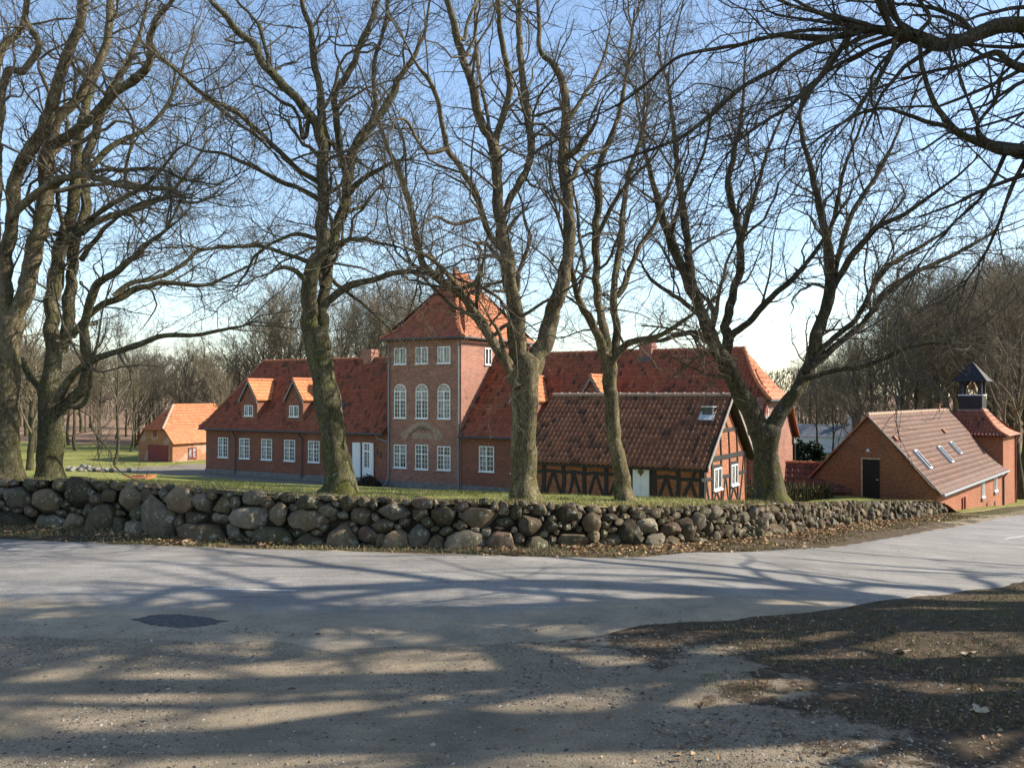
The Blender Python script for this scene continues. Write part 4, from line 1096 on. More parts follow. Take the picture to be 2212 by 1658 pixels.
# roof
HP_ = [(-.42, 1.96), (HW / 2, 4.86)]
T_HT = tinter([(.25, .098, .046), (.20, .075, .038), (.29, .12, .058), (.17, .066, .035), (.23, .11, .062)], 15, .33, .6, (.022, .02, .015))
tile_field(ht, (0, 0, 0), (1, 0), (0, 1), HP_, lambda f: HL - .25, lambda f: .30, M_TILE, T_HT, n_single=300, rootinfo=(Q0, RZ), npts=7, course=.325, tw=.222, flat=1.5)
tile_field(ht, (0, 0, 0), (1, 0), (0, -1), [(-HW - .42, 1.96), (-HW / 2, 4.86)], lambda f: HL - .25, lambda f: .30, M_TILE, T_HT, npts=4, course=.325, cap_name='back_tiles', under_name='back_sheet')
ridge_tiles(ht, [(HL - .25, HW / 2, 4.92), (.3, HW / 2, 4.92)], M_RIDGE_P, ln=.42, rad=.10)
for s_, nm in ((0, 'bargeboard'), (1, 'bargeboard')):
    y0, y1 = (-.44, HW / 2) if s_ == 0 else (HW + .44, HW / 2)
    b = MB(); b.prism([(.30, y0, 1.90), (.30, y1, 4.80), (.30, y1, 4.98), (.30, y0, 2.08)], (.04, 0, 0)); b.build(nm, M_GREYWOOD, ht)
    b = MB(); b.prism([(.0, y0, 1.86), (.0, y1, 4.76), (.0, y1, 4.80), (.0, y0, 1.90)], (.30, 0, 0)); b.build('soffit', M_BLACK, ht)
b = MB(); b.box(HL - .2, .28, -.40, -.36, 1.84, 1.96); b.build('fascia', M_BLACK, ht)
def ht_roof(u, z, off=0):
    v = -.42 + (z - 1.96) / (4.86 - 1.96) * (HW / 2 + .42); n = np.array([0, -.63, .776]); return np.array([u, v, z]) + n * off
p = hit(1104.6 + 1425 * .2996, 699.6 + 640 * .2996, Q0, RZ, (0, -.42, 1.96), (0, -.63, .776))
b = MB(); b.box(p[0] - .22, p[0] + .22, p[1] - .25, p[1] + .15, p[2] - .12, p[2] + .24); o = b.build('roof_vent', M_DARKZINC, ht)
MB().box(p[0] - .27, p[0] + .27, p[1] - .32, p[1] + .2, p[2] + .24, p[2] + .28).build('vent_cap', M_LEAD, o)
roof_box(ht, 'flashing', p[0] - .33, p[0] + .33, p[2] - .36, p[2] - .02, lambda u, z, off=0: ht_roof(u, z, off + .08), .02, M_LEAD)

# ------------------------------------------------------------------ the brick house by the road (right) with its bell tower
RH = R(-39.0)
hs = thing('brick_house', 'small brick house with a weathered pink tile roof and three roof lights beside the road', 'brick house', R0, RH)
HWd, HLn, HEv = 6.4, 17.4, 1.28
def c5(x, y): return (1657 + x * .2664, 736.4 + y * .2664)
APZ = 4.86
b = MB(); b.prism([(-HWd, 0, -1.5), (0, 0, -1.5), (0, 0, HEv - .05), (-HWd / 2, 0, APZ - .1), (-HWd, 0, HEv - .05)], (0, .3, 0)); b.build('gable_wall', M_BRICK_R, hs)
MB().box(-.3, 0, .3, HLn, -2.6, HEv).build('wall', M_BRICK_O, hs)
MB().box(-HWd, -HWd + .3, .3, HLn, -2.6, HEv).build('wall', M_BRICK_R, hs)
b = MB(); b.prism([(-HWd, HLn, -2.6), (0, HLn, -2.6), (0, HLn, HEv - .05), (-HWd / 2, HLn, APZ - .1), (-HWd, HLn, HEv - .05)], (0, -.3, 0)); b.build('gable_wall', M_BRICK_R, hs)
T_R = tinter([(.15, .072, .045), (.165, .08, .05), (.115, .062, .042), (.20, .08, .042), (.135, .078, .054), (.175, .062, .036), (.105, .062, .045)], 31, .16, 1.4, (.11, .08, .06))
RPF = [(-.28, 1.05), (.25, 1.42), (HWd / 2, APZ)]
tile_field(hs, (0, 0, 0), (0, 1), (-1, 0), RPF, lambda f: -.16, lambda f: HLn + .1, M_TILE, T_R, n_single=300, rootinfo=(R0, RH), npts=5, flat=.7, lift=.45, course=.30)
tile_field(hs, (-HWd, 0, 0), (0, 1), (1, 0), RPF, lambda f: -.16, lambda f: HLn + .1, M_TILE, T_R, npts=4, flat=.75, course=.34, cap_name='back_tiles', under_name='back_sheet')
ridge_tiles(hs, [(-HWd / 2, -.16, APZ + .05), (-HWd / 2, HLn, APZ + .05)], M_RIDGE_P, rad=.10, ln=.42)
for s_ in (0, 1):
    x0, x1 = (.27, -HWd / 2) if s_ == 0 else (-HWd - .27, -HWd / 2)
    b = MB(); b.prism([(x0, -.2, 1.0), (x1, -.2, APZ - .06), (x1, -.2, APZ + .04), (x0, -.2, 1.1)], (0, .06, 0)); b.build('verge', M_GREYWOOD if s_ == 0 else M_RIDGE, hs)
b = MB(); b.tube([(.34, -.16, 1.02), (.34, HLn + .05, 1.0)], .075, 8); b.build('gutter', M_ZINC, hs)
b = MB(); b.tube([(.34, HLn - .1, .98), (.2, HLn - .15, .8), (.08, HLn - .18, .6), (.08, HLn - .18, -1.2), (.35, HLn - .1, -1.5)], .055, 8); b.build('downpipe', M_DARKZINC, hs)
# door in the shaded gable
pa = hit(*c5(767, 945), R0, RH, (0, 0, 0), (0, 1, 0)); pb_ = hit(*c5(914, 1262), R0, RH, (0, 0, 0), (0, 1, 0))
x0, x1, zt, zb = pa[0] + .05, pb_[0], pa[2], pb_[2] - .35
o = MB().box(x0, x1, -.03, .02, zb, zt - .06).build('door', M_DOORBLACK, hs)
MB().box(x1 - .16, x1 - .04, -.07, -.031, zb + 1.2, zb + 1.23).build('handle', M_LEAD, o)
b = MB(); b.box(x0 - .08, x0, -.05, .02, zb, zt - .06); b.box(x0 - .08, x1 + .04, -.05, .02, zt - .06, zt + .03); b.build('door_frame', M_RIDGE_P, hs)
p = hit(*c5(822, 878), R0, RH, (0, 0, 0), (0, 1, 0)); b = MB(); b.tube([(p[0], -.01, p[2] - .1), (p[0] + .05, -.2, p[2]), (p[0] + .05, -.25, p[2] + .05)], .025, 6); b.tube([(p[0] + .05, -.25, p[2] + .05), (p[0] + .05, -.28, p[2] - .1)], [.04, .11], 8); b.build('wall_lamp', M_LEAD, hs)
# roof lights: metal framed, seen edge on
nrm = np.array([APZ - 1.42, 0, HWd / 2 - .25]); nrm = nrm / np.linalg.norm(nrm); sl = np.array([-nrm[2], 0, nrm[0]])
for (ax, ay), (bx, by) in (((1180, 895), (1318, 1045)), ((1376, 862), (1492, 995)), ((1478, 826), (1556, 925))):
    A = hit(*c5(ax, ay), R0, RH, (-.25, 0, 1.42), nrm); B = hit(*c5(bx, by), R0, RH, (-.25, 0, 1.42), nrm)
    c_ = (A + B) / 2; L_ = abs((A - B) @ sl) / 2; yv = np.array([0, 1.0, 0]); hwid = .27
    def pt(s1, s2, h): return c_ + sl * s1 * L_ + yv * s2 * hwid + nrm * h
    b = MB()
    for (a0, a1, b0, b1) in ((-1, 1, -1, -.75), (-1, 1, .75, 1), (-1, -.86, -.75, .75), (.86, 1, -.75, .75)):
        b.prism([pt(a0, b0, .02), pt(a1, b0, .02), pt(a1, b1, .02), pt(a0, b1, .02)], nrm * .15)
    o = b.build('roof_light', M_LEAD, hs)
    q = MB(); q.prism([pt(-.86, -.75, .12), pt(.86, -.75, .12), pt(.86, .75, .12), pt(-.86, .75, .12)], nrm * .01); q.build('pane', M_GLASS, o)
for (ax, ay) in ((1045, 815), (1438, 752)):
    A = hit(*c5(ax, ay), R0, RH, (-.25, 0, 1.42), nrm); b = MB(); b.prism([A + yv * -.14 + nrm * .05, A + yv * .14 + nrm * .05, A + sl * .3 + nrm * .05 + yv * .1, A + sl * .3 + nrm * .05 - yv * .1], nrm * .1); b.build('vent_tile', M_RIDGE, hs)
p = hit(*c5(1384, 560), R0, RH, (-HWd / 2, 0, 0), (1, 0, 0)); b = MB(); b.box(p[0] - .13, p[0] + .13, p[1] - .13, p[1] + .13, APZ - .1, APZ + .42); b.box(p[0] - .18, p[0] + .18, p[1] - .18, p[1] + .18, APZ + .42, APZ + .5); b.build('chimney', M_BRICK_R, hs)
# small-paned windows in the long wall, red frame, cellar openings
for (xl, xr, yt, yb) in ((1735, 1758, 1115, 1262), (1838, 1862, 1085, 1212)):
    A = hit(*c5(xl, yt), R0, RH, (0, 0, 0), (1, 0, 0)); B = hit(*c5(xr, yb), R0, RH, (0, 0, 0), (1, 0, 0)); wl = max(.7, abs(B[1] - A[1])); C_ = hit(*c5((xl + xr) / 2, yb), R0, RH, (0, 0, 0), (1, 0, 0)); Tp = hit(*c5((xl + xr) / 2, yt), R0, RH, (0, 0, 0), (1, 0, 0))
    add_window(hs, .012, float(C_[1]), float(C_[2]), wl, float(Tp[2] - C_[2]), 'right', cols=2, up=4, lo=0)
    MB().box(-.02, .1, C_[1] - wl / 2 - .1, C_[1] + wl / 2 + .1, C_[2] - .2, C_[2] - .07).build('window_sill', M_PLINTH, hs)
A = hit(*c5(1577, 1270), R0, RH, (0, 0, 0), (1, 0, 0)); B = hit(*c5(1602, 1380), R0, RH, (0, 0, 0), (1, 0, 0))
b = MB(); b.box(.01, .07, A[1], A[1] + .12, B[2] - .2, A[2]); b.box(.01, .07, B[1] - .1, B[1] + .04, B[2] - .2, A[2]); b.build('pipe_guard', M_REDPAINT, hs)
for xx, yy in ((1782, 1345), (1845, 1330)):
    A = hit(*c5(xx, yy), R0, RH, (0, 0, 0), (1, 0, 0)); MB().box(.004, .02, A[1] - .2, A[1] + .2, A[2] - .3, A[2] + .25).build('cellar_opening', M_DOORBLACK, hs)
# stair tower with bell-cast roof and black belfry
TW = 4.3
bt = thing('bell_tower', 'square brick tower with flared tile roof and black wooden belfry at the house end', 'bell tower', to_world((0, HLn + .06, 0), R0, RH), RH)
TE = 3.30
MB().box(-TW, .02, 0, TW, -2.6, TE).build('wall', M_BRICK_O, bt)
b = MB(); b.box(-TW - .06, .08, -.06, TW + .06, TE - .12, TE); b.build('cornice', M_BRICK_O, bt)
TPR = [(-.34, TE - .08), (.1, TE + .10), (.5, TE + .42), (.9, TE + .88), (1.45, TE + 1.62)]
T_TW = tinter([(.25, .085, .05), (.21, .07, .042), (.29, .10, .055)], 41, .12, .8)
lim = lambda f, k: -.34 + 1.79 * f
tile_field(bt, (-TW, 0, 0), (1, 0), (0, 1), TPR, lambda f: -.34 + 1.79 * f ** .62, lambda f: TW + .34 - 1.79 * f ** .62, M_TILE, T_TW, npts=7, cap_name='tower_tiles', under_name='tower_sheet', flat=1.3)
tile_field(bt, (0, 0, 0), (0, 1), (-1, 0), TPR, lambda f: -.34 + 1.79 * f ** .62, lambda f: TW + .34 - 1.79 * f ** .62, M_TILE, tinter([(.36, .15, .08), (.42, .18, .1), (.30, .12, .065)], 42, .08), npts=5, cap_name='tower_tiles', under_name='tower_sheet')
hp = [(-p[0], p[0], p[1] + .05) for p in TPR]; ridge_tiles(bt, hp, M_RIDGE_O, rad=.09)
sheet(bt, 'tower_back_roof', [((-TW - .34, -.34, TE - .1), (-TW - .34, TW + .34, TE - .1), (-TW + 1.45, TW - 1.45, TE + 1.6), (-TW + 1.45, 1.45, TE + 1.6)), ((-TW - .34, TW + .34, TE - .1), (.34, TW + .34, TE - .1), (-1.45, TW - 1.45, TE + 1.6), (-TW + 1.45, TW - 1.45, TE + 1.6))], M_RIDGE)
cx_, cy_ = -TW / 2, TW / 2; bw = .7; zB = TE + 1.55
o = MB().box(cx_ - bw - .12, cx_ + bw + .12, cy_ - bw - .12, cy_ + bw + .12, zB - .1, zB + .06).build('flashing', M_ZINC, bt)
bf = MB().box(cx_ - bw + .02, cx_ + bw - .02, cy_ - bw + .02, cy_ + bw - .02, zB, zB + 1.0).build('belfry', M_BLACKWOOD, bt)
for k in range(6):
    for (a0, a1, c0, c1) in ((cx_ - bw - .02, cx_ + bw + .02, cy_ - bw - .02, cy_ - bw + .02), (cx_ + bw - .02, cx_ + bw + .02, cy_ - bw + .021, cy_ + bw + .02)):
        MB().box(a0, a1, c0, c1, zB + .06 + k * .155, zB + .06 + k * .155 + .145).build('board', M_BLACKWOOD, bf)
MB().box(cx_ - bw - .05, cx_ + bw + .05, cy_ - bw - .05, cy_ + bw + .05, zB + 1.0, zB + 1.08).build('belfry_ledge', M_LEAD, bf)
for sx in (-1, 1):
    for sy in (-1, 1):
        b = MB(); px_, py_ = cx_ + sx * (bw - .12), cy_ + sy * (bw - .12)
        b.box(px_ - .11, px_ + .11, py_ - .11, py_ + .11, zB + 1.08, zB + 2.05)
        b.prism([(px_ - sx * .11, py_ - .08, zB + 2.05), (px_ - sx * .45, py_ - .08, zB + 2.05), (px_ - sx * .11, py_ - .08, zB + 1.65)], (0, .16, 0))
        b.build('belfry_post', M_BLACKWOOD, bt)
b = MB(); b.box(cx_ - bw, cx_ + bw, cy_ - bw, cy_ - bw + .2, zB + 2.0, zB + 2.12); b.box(cx_ + bw - .2, cx_ + bw, cy_ - bw + .2, cy_ + bw, zB + 2.0, zB + 2.12); b.box(cx_ - bw, cx_ - bw + .2, cy_ - bw + .2, cy_ + bw, zB + 2.0, zB + 2.12); b.build('belfry_beam', M_BLACKWOOD, bt)
rw = 1.02; za = zB + 3.3; z0_ = zB + 2.0
b = MB()
cn = [(cx_ - rw, cy_ - rw, z0_), (cx_ + rw, cy_ - rw, z0_), (cx_ + rw, cy_ + rw, z0_), (cx_ - rw, cy_ + rw, z0_)]
n_ = b._add(cn + [(cx_, cy_, za)])
for k in range(4): b.T.append((n_ + k, n_ + (k + 1) % 4, n_ + 4))
b.Q.append((n_ + 3, n_ + 2, n_ + 1, n_))
bro = b.build('belfry_roof', M_BLACKWOOD, bt)
for k in range(11):                                                  # shingle courses
    f = k / 11; r_ = rw * (1 - f) + .05; z_ = z0_ + (za - z0_) * f; f2 = (k + 1.05) / 11; r2 = rw * (1 - f2) + .015; z2 = z0_ + (za - z0_) * f2 + .02
    q = MB()
    for (ax, ay, bx, by) in ((-1, -1, 1, -1), (1, -1, 1, 1), (1, 1, -1, 1), (-1, 1, -1, -1)):
        q.quad((cx_ + ax * r_, cy_ + ay * r_, z_), (cx_ + bx * r_, cy_ + by * r_, z_), (cx_ + bx * r2, cy_ + by * r2, z2), (cx_ + ax * r2, cy_ + ay * r2, z2))
        q.quad((cx_ + ax * r_, cy_ + ay * r_, z_ - .04), (cx_ + bx * r_, cy_ + by * r_, z_ - .04), (cx_ + bx * r_, cy_ + by * r_, z_), (cx_ + ax * r_, cy_ + ay * r_, z_))
    q.build('shingle_course', M_BLACKWOOD, bro)
b = MB(); b.tube([(cx_, cy_, zB + 1.95), (cx_, cy_, zB + 1.85), (cx_, cy_, zB + 1.7), (cx_, cy_, zB + 1.5), (cx_, cy_, zB + 1.42)], [.03, .12, .16, .22, .27], 14); b.build('bell', M_IRON, bt)
b = MB(); b.tube([(.1, TW - .15, TE - .2), (.1, TW - .15, -1.6)], .05, 8); b.build('downpipe', M_REDPAINT, bt)

# ------------------------------------------------------------------ low tiled lean-to and dark retaining wall between the houses
A = W(1712, 1000, 47.0); Bp = W(1800, 1003, 46.2)
le = thing('lean_to_shed', 'low shed with a few courses of dark red tiles between manor and brick house', 'shed', (A[0], A[1], 0), math.atan2(Bp[1] - A[1], Bp[0] - A[0]))
Ln = float(np.hypot(*(Bp - A)[:2])) + .8
T_LE = tinter([(.12, .045, .035), (.15, .055, .042), (.10, .04, .033)], 51, .1, .8)
tile_field(le, (0, -1.35, 0), (1, 0), (0, 1), [(-.1, A[2] - 1.35), (1.35, A[2])], lambda f: -.35, lambda f: Ln, M_TILE, T_LE, n_single=200, rootinfo=((A[0], A[1], 0), math.atan2(Bp[1] - A[1], Bp[0] - A[0])), npts=7, tw=.3, course=.38)
sheet(le, 'back_roof', [((-.35, 1.4, A[2] - 1.35), (-.35, 0, A[2]), (Ln, 0, A[2]), (Ln, 1.4, A[2] - 1.35))], M_RIDGE)
ridge_tiles(le, [(-.35, 0, A[2] + .04), (Ln, 0, A[2] + .04)], M_RIDGE, rad=.1)
MB().box(-.1, Ln, -1.1, 1.1, -4.5, A[2] - 1.25).build('wall', M_BRICK, le)
pts = [W(1612, 1046, 40.0), W(1690, 1048, 41.5), W(1760, 1050, 43.0), W(1800, 1052, 43.6)]
rw_ = thing('retaining_wall', 'dark overgrown low wall in shade behind the forked tree', 'low wall', (pts[0][0], pts[0][1], 0))
r_ = np.random.default_rng(5)
bk = MB(); 
for P_, Q_ in zip(pts[:-1], pts[1:]):
    o_ = pts[0]; bk.prism([(P_[0] - o_[0], P_[1] - o_[1] + .1, P_[2] - .1), (Q_[0] - o_[0], Q_[1] - o_[1] + .1, Q_[2] - .1), (Q_[0] - o_[0], Q_[1] - o_[1] + .1, Q_[2] - 2.2), (P_[0] - o_[0], P_[1] - o_[1] + .1, P_[2] - 2.2)], (0, .4, 0))
bk.build('core', M_SOIL, rw_)
n_ = 5200; t_ = r_.random(n_) * 2.999; i_ = t_.astype(int); f_ = (t_ - i_)[:, None]; PA = np.array(pts)
C_ = PA[i_] * (1 - f_) + PA[i_ + 1] * f_ - PA[0]; up_ = r_.random(n_)
C_[:, 2] += PA[0][2] - 1.9 + up_ * (1.85 + .3 * vnoise(t_ * 9, t_ * 0, 1.0, 3)); C_[:, 1] += r_.normal(-.08, .12, n_)
A_ = r_.normal(size=(n_, 3)) * (.03, .03, .13) + (0, 0, .05); B_ = r_.normal(size=(n_, 3)) * .025
V_ = np.stack([C_ - A_, C_ + B_, C_ + A_], 1).reshape(-1, 3)
tt_ = np.repeat(np.where(r_.random((n_, 1)) < .22, np.array([[.20, .15, .07]]), np.array([[.045, .045, .02]])) * r_.uniform(.6, 1.4, (n_, 1)), 3, 0)
link('undergrowth', mesh_np('undergrowth', V_, None, np.arange(3 * n_).reshape(-1, 3), M_BLADE, False, tt_), rw_, kind='stuff')
# clipped dark evergreen behind the manor gable, white farmhouse beyond
E_ = W(1742, 1000, 58); bush('evergreen_bush', 'round dark evergreen bush just behind the manor gable end', 'bush', (E_[0], E_[1], float(Rz(E_[0], E_[1])) - .1), (1.8, 1.6, 3.2), M_EVER, 9000, (.014, .026, .012), .13, 8)
WHO = W(1812, 975, 125.0)
wh = thing('white_farmhouse', 'distant white farmhouse with grey and orange roofs seen between the two brick houses', 'farmhouse', WHO, R(-20))
MB().box(-7, 7, 0, 5, -1.5, 2.2).build('wall', M_WHITE, wh)
b = MB(); b.prism([(-7.3, -.3, 2.1), (-7.3, 5.3, 2.1), (-7.3, 2.5, 3.9)], (14.6, 0, 0)); b.build('roof', plain('slate_grey', (.16, .17, .185), .7, .3, .2, 3), wh)
b = MB(); b.prism([(2.0, -2.2, -1.5), (2.0, -2.2, 2.2), (3.2, -2.2, 3.6), (4.4, -2.2, 2.2), (4.4, -2.2, -1.5)], (0, 2.2, 0)); b.build('porch', M_BRICK_O, wh)
b = MB(); b.prism([(1.8, -2.4, 2.15), (3.2, -2.4, 3.85), (4.6, -2.4, 2.15)], (0, 4.5, 0)); b.build('porch_roof', M_RIDGE_O, wh)
MB().box(1.3, 1.8, 2.2, 2.8, 4.0, 5.4).build('chimney', M_WHITE, wh)

# ------------------------------------------------------------------ annex left of the manor
AR = R(-27.0)
def c6(x, y): return (x / 3.014 * .7364, (1100 + y / 3.014) * .7364)
AO = W(*c6(1525, 838), 80.0)
an = thing('annex', 'small ochre brick outbuilding with orange half-hipped roof and dark red gate, left of the manor', 'outbuilding', AO, AR)
# gable faces left-front (local -x side face seen), long lit wall faces right-front: build with u along the gable
AR2 = R(-27 + 0)
GW = 4.9
pL = hit(*c6(1222, 815), AO, AR, (0, 0, 0), (0, 1, 0)); GW = -pL[0]
zc6 = lambda y, x=1400: hit(*c6(x, y), AO, AR, (0, 0, 0), (0, 1, 0))[2]
EVz = zc6(600, 1525); hipz = zc6(462, 1370)
LN = 9.5
hx = GW * .5
hl_, hr_ = hit(*c6(1268, 462), AO, AR, (0, 0, 0), (0, 1, 0))[0], hit(*c6(1455, 462), AO, AR, (0, 0, 0), (0, 1, 0))[0]
b = MB(); b.prism([(-GW, 0, -1), (0, 0, -1), (0, 0, EVz), (hr_, 0, hipz), (-GW - hr_, 0, hipz), (-GW, 0, EVz)], (0, .25, 0)); b.build('gable_wall', M_BRICK_Y, an)
MB().box(-.25, 0, .25, LN, -1, EVz).build('wall', M_BRICK_Y, an); MB().box(-GW, -GW + .25, .25, LN, -1, EVz).build('wall', M_BRICK_Y, an)
_ap = hit(*c6(1530, 268), AO, AR, (-GW / 2, 0, 0), (1, 0, 0)); apz = _ap[2]; rec = max(.6, float(_ap[1])); slope = (apz - EVz) / (GW * .5); print('annex', GW, EVz, hipz, apz, rec, hr_)
T_AN = tinter([(.56, .20, .085), (.50, .17, .075), (.60, .23, .10), (.46, .16, .08)], 61, .02, 1.3, (.25, .12, .07))
hf = (hipz - EVz) / (apz - EVz)
AP = [(-.3, EVz - .1), (-hr_, hipz), (GW / 2, apz)]
hipst = lambda f: (-.2 if f < hf else -.2 + (rec + .2) * (f - hf) / (1 - hf))
tile_field(an, (0, 0, 0), (0, 1), (-1, 0), AP, hipst, lambda f: LN + .2 if f < hf else LN + .2 - rec * (f - hf) / (1 - hf), M_TILE, T_AN, npts=5, under_name='roof_sheet', tw=.23)
sheet(an, 'back_roof', [((-GW - .3, -.2, AP[0][1]), (-GW / 2, rec, apz), (-GW / 2, LN - rec, apz), (-GW - .3, LN + .2, AP[0][1])), ((-GW - .3, -.2, AP[0][1]), (-GW - hr_, -.2, hipz), (-GW / 2, rec, apz), (-GW / 2, rec, apz))], M_RIDGE_O)
tile_field(an, (-GW, 0, 0), (1, 0), (0, 1), [(-.35, hipz - .22), (rec, apz)], lambda f: -hr_ - .15 + (GW / 2 + hr_ + .15) * f, lambda f: GW + hr_ + .15 - (GW / 2 + hr_ + .15) * f, M_TILE, tinter([(.50, .16, .075), (.44, .13, .06)], 62, .1), npts=5, cap_name='hip_tiles', under_name='hip_sheet')
ridge_tiles(an, [(-GW / 2, rec, apz + .05), (-GW / 2, LN - rec, apz + .05)], M_RIDGE_O); ridge_tiles(an, [(hr_ + .1, -.3, hipz - .1), (-GW / 2, rec, apz + .05)], M_RIDGE_P)
A_ = hit(*c6(1310, 612), AO, AR, (0, 0, 0), (0, 1, 0)); B_ = hit(*c6(1485, 825), AO, AR, (0, 0, 0), (0, 1, 0))
gt = MB().box(A_[0], B_[0], -.03, .02, -.6, A_[2]).build('gate', M_REDPAINT, an)
nb_ = 12
for k in range(nb_):
    x_ = A_[0] + (B_[0] - A_[0]) * k / nb_; MB().box(x_ + .012, x_ + (B_[0] - A_[0]) / nb_ - .012, -.05, -.031, -.5, A_[2] - .05).build('gate_board', M_REDPAINT, gt)
A_ = hit(*c6(1355, 482), AO, AR, (0, 0, 0), (0, 1, 0)); B_ = hit(*c6(1385, 545), AO, AR, (0, 0, 0), (0, 1, 0)); MB().box(A_[0], B_[0], -.04, .02, B_[2], A_[2]).build('loft_hatch', M_REDPAINT, an)
A_ = hit(*c6(1663, 640), AO, AR, (0, 0, 0), (1, 0, 0)); B_ = hit(*c6(1735, 730), AO, AR, (0, 0, 0), (1, 0, 0))
add_window(an, .012, float((A_[1] + B_[1]) / 2), float(B_[2]), float(abs(B_[1] - A_[1])), float(A_[2] - B_[2]), 'right', cols=2, up=3, lo=0, paint=M_REDPAINT)
MB().box(-.25, .06, 0.02, LN, -1.0, .25).build('plinth', M_PLINTH, an)
# stone heap and orange cover lying on the lawn
P_ = W(182, 993, 61); zl = float(Rz(P_[0], P_[1]))
hp_ = thing('stone_heap', 'low heap of loose pale field stones on the lawn near the left trees', 'stone heap', (P_[0], P_[1], zl))
for k in range(34):
    x_ = r_.normal(0, .95); y_ = r_.normal(0, .4); s_ = r_.uniform(.12, .27); m_ = MB(); m_.tube([(-s_, 0, 0), (-s_ * .7, 0, 0), (s_ * .1, .02, 0), (s_ * .8, 0, 0), (s_, 0, 0)], [s_ * .25, s_ * .75, s_ * .9, s_ * .6, s_ * .2], 7)
    me = m_.mesh('stone', M_STONE, True); at_ = me.attributes.new('tint', 'FLOAT_COLOR', 'POINT'); at_.data.foreach_set('color', np.tile([*(np.array([.26, .24, .2]) * r_.uniform(.6, 1.2)), 1], len(me.vertices)).astype(np.float32))
    link('stone', me, hp_, (x_, y_, .08 + .28 * math.exp(-x_ * x_ / 1.4) * r_.random()), (r_.uniform(-.4, .4), r_.uniform(-.4, .4), r_.uniform(0, 3)))
P_ = W(300, 1021.5, 46.0); zl = float(Rz(P_[0], P_[1])) + .06
pl = thing('rusty_cover', 'flat orange-brown cover board lying on the grass before the outbuilding', 'cover', (P_[0], P_[1], zl), R(8))
for k in range(5): MB().box(-.62 , .62, -1.1 + k * .44, -1.1 + k * .44 + .42, -.06, .07 + .012 * (k % 2)).build('board', M_IRON, pl)
MB().box(-.3, .3, -.2, .2, .083, .14).build('handle_block', M_IRON, pl)

# ------------------------------------------------------------------ trees
def tubes(P, Rr, sides):
    """P (N,K,3), Rr (N,K) -> vertices, quads"""
    N, K, _ = P.shape
    T = np.gradient(P, axis=1) if K > 2 else np.repeat(P[:, 1:] - P[:, :1], 2, axis=1)
    T /= np.linalg.norm(T, axis=2, keepdims=True) + 1e-9
    mean = T.mean(1); ax = np.argmin(np.abs(mean), axis=1); ref = np.eye(3)[ax]
    A = np.cross(T, ref[:, None]); A /= np.linalg.norm(A, axis=2, keepdims=True) + 1e-9
    B = np.cross(T, A)
    a = np.arange(sides) * 2 * math.pi / sides
    V = P[:, :, None] + Rr[:, :, None, None] * (np.cos(a)[None, None, :, None] * A[:, :, None] + np.sin(a)[None, None, :, None] * B[:, :, None])
    n, k, s_ = np.meshgrid(np.arange(N), np.arange(K - 1), np.arange(sides), indexing='ij')
    b0 = (n * K + k) * sides; j = (s_ + 1) % sides
    Q = np.stack([b0 + s_, b0 + j, b0 + sides + j, b0 + sides + s_], -1).reshape(-1, 4)
    return V.reshape(-1, 3), Q

def merge(lst):
    Vs, Qs, n = [], [], 0
    for V, Q in lst:
        Vs.append(V); Qs.append(Q + n); n += len(V)
    return np.vstack(Vs), np.vstack(Qs)

def grow(P, Rr, dens, length, K, rng, angle=48, wig=.22, up=.10, tmin=.2, rk=.55, rtip=.25, n_each=None, rmin=.003, bias=None, lvar=.45):
    """new branches on every polyline of P (N,K0,3)"""
    N, K0, _ = P.shape
    seg = np.linalg.norm(np.diff(P, axis=1), axis=2); Ln = seg.sum(1)
    cnt = np.maximum(1, rng.poisson(Ln * dens)) if n_each is None else np.full(N, n_each)
    par = np.repeat(np.arange(N), cnt); M = len(par)
    t = rng.uniform(tmin, 1.0, M) ** .85 * (K0 - 1.001); i0 = t.astype(int); f = (t - i0)[:, None]
    A = P[par, i0]; B = P[par, i0 + 1]
    base = A * (1 - f) + B * f; r0 = Rr[par, i0] * (1 - f[:, 0]) + Rr[par, i0 + 1] * f[:, 0]
    T = B - A; T /= np.linalg.norm(T, axis=1, keepdims=True) + 1e-9
    X = rng.normal(size=(M, 3)); X -= (X * T).sum(1, keepdims=True) * T; X /= np.linalg.norm(X, axis=1, keepdims=True) + 1e-9
    th = np.radians(rng.normal(angle, 13, M))[:, None]
    D = np.cos(th) * T + np.sin(th) * X
    if bias is not None: D = D + np.array(bias); D /= np.linalg.norm(D, axis=1, keepdims=True)
    L_ = length * rng.uniform(1 - lvar, 1 + lvar, M) * (1.15 - .45 * t / (K0 - 1))
    out = np.empty((M, K, 3)); out[:, 0] = base; step = (L_ / (K - 1))[:, None]
    curv = rng.normal(0, wig * .5, (M, 3))
    for k in range(1, K):
        D = D + rng.normal(0, wig, (M, 3)) + curv + np.array([0, 0, up]); D /= np.linalg.norm(D, axis=1, keepdims=True)
        out[:, k] = out[:, k-1] + D * step
    rs = np.clip(np.minimum(r0 * rk, L_ * .022), rmin, None)
    Rn = rs[:, None] * np.linspace(1, rtip, K)[None]
    return out, np.maximum(Rn, rmin * .6)

def resampleK(pl, K):
    d = np.concatenate([[0], np.cumsum(np.linalg.norm(np.diff(pl[:, :3], axis=0), axis=1))]); t = np.linspace(0, d[-1], K)
    return np.stack([np.interp(t, d, pl[:, k]) for k in range(pl.shape[1])], 1)

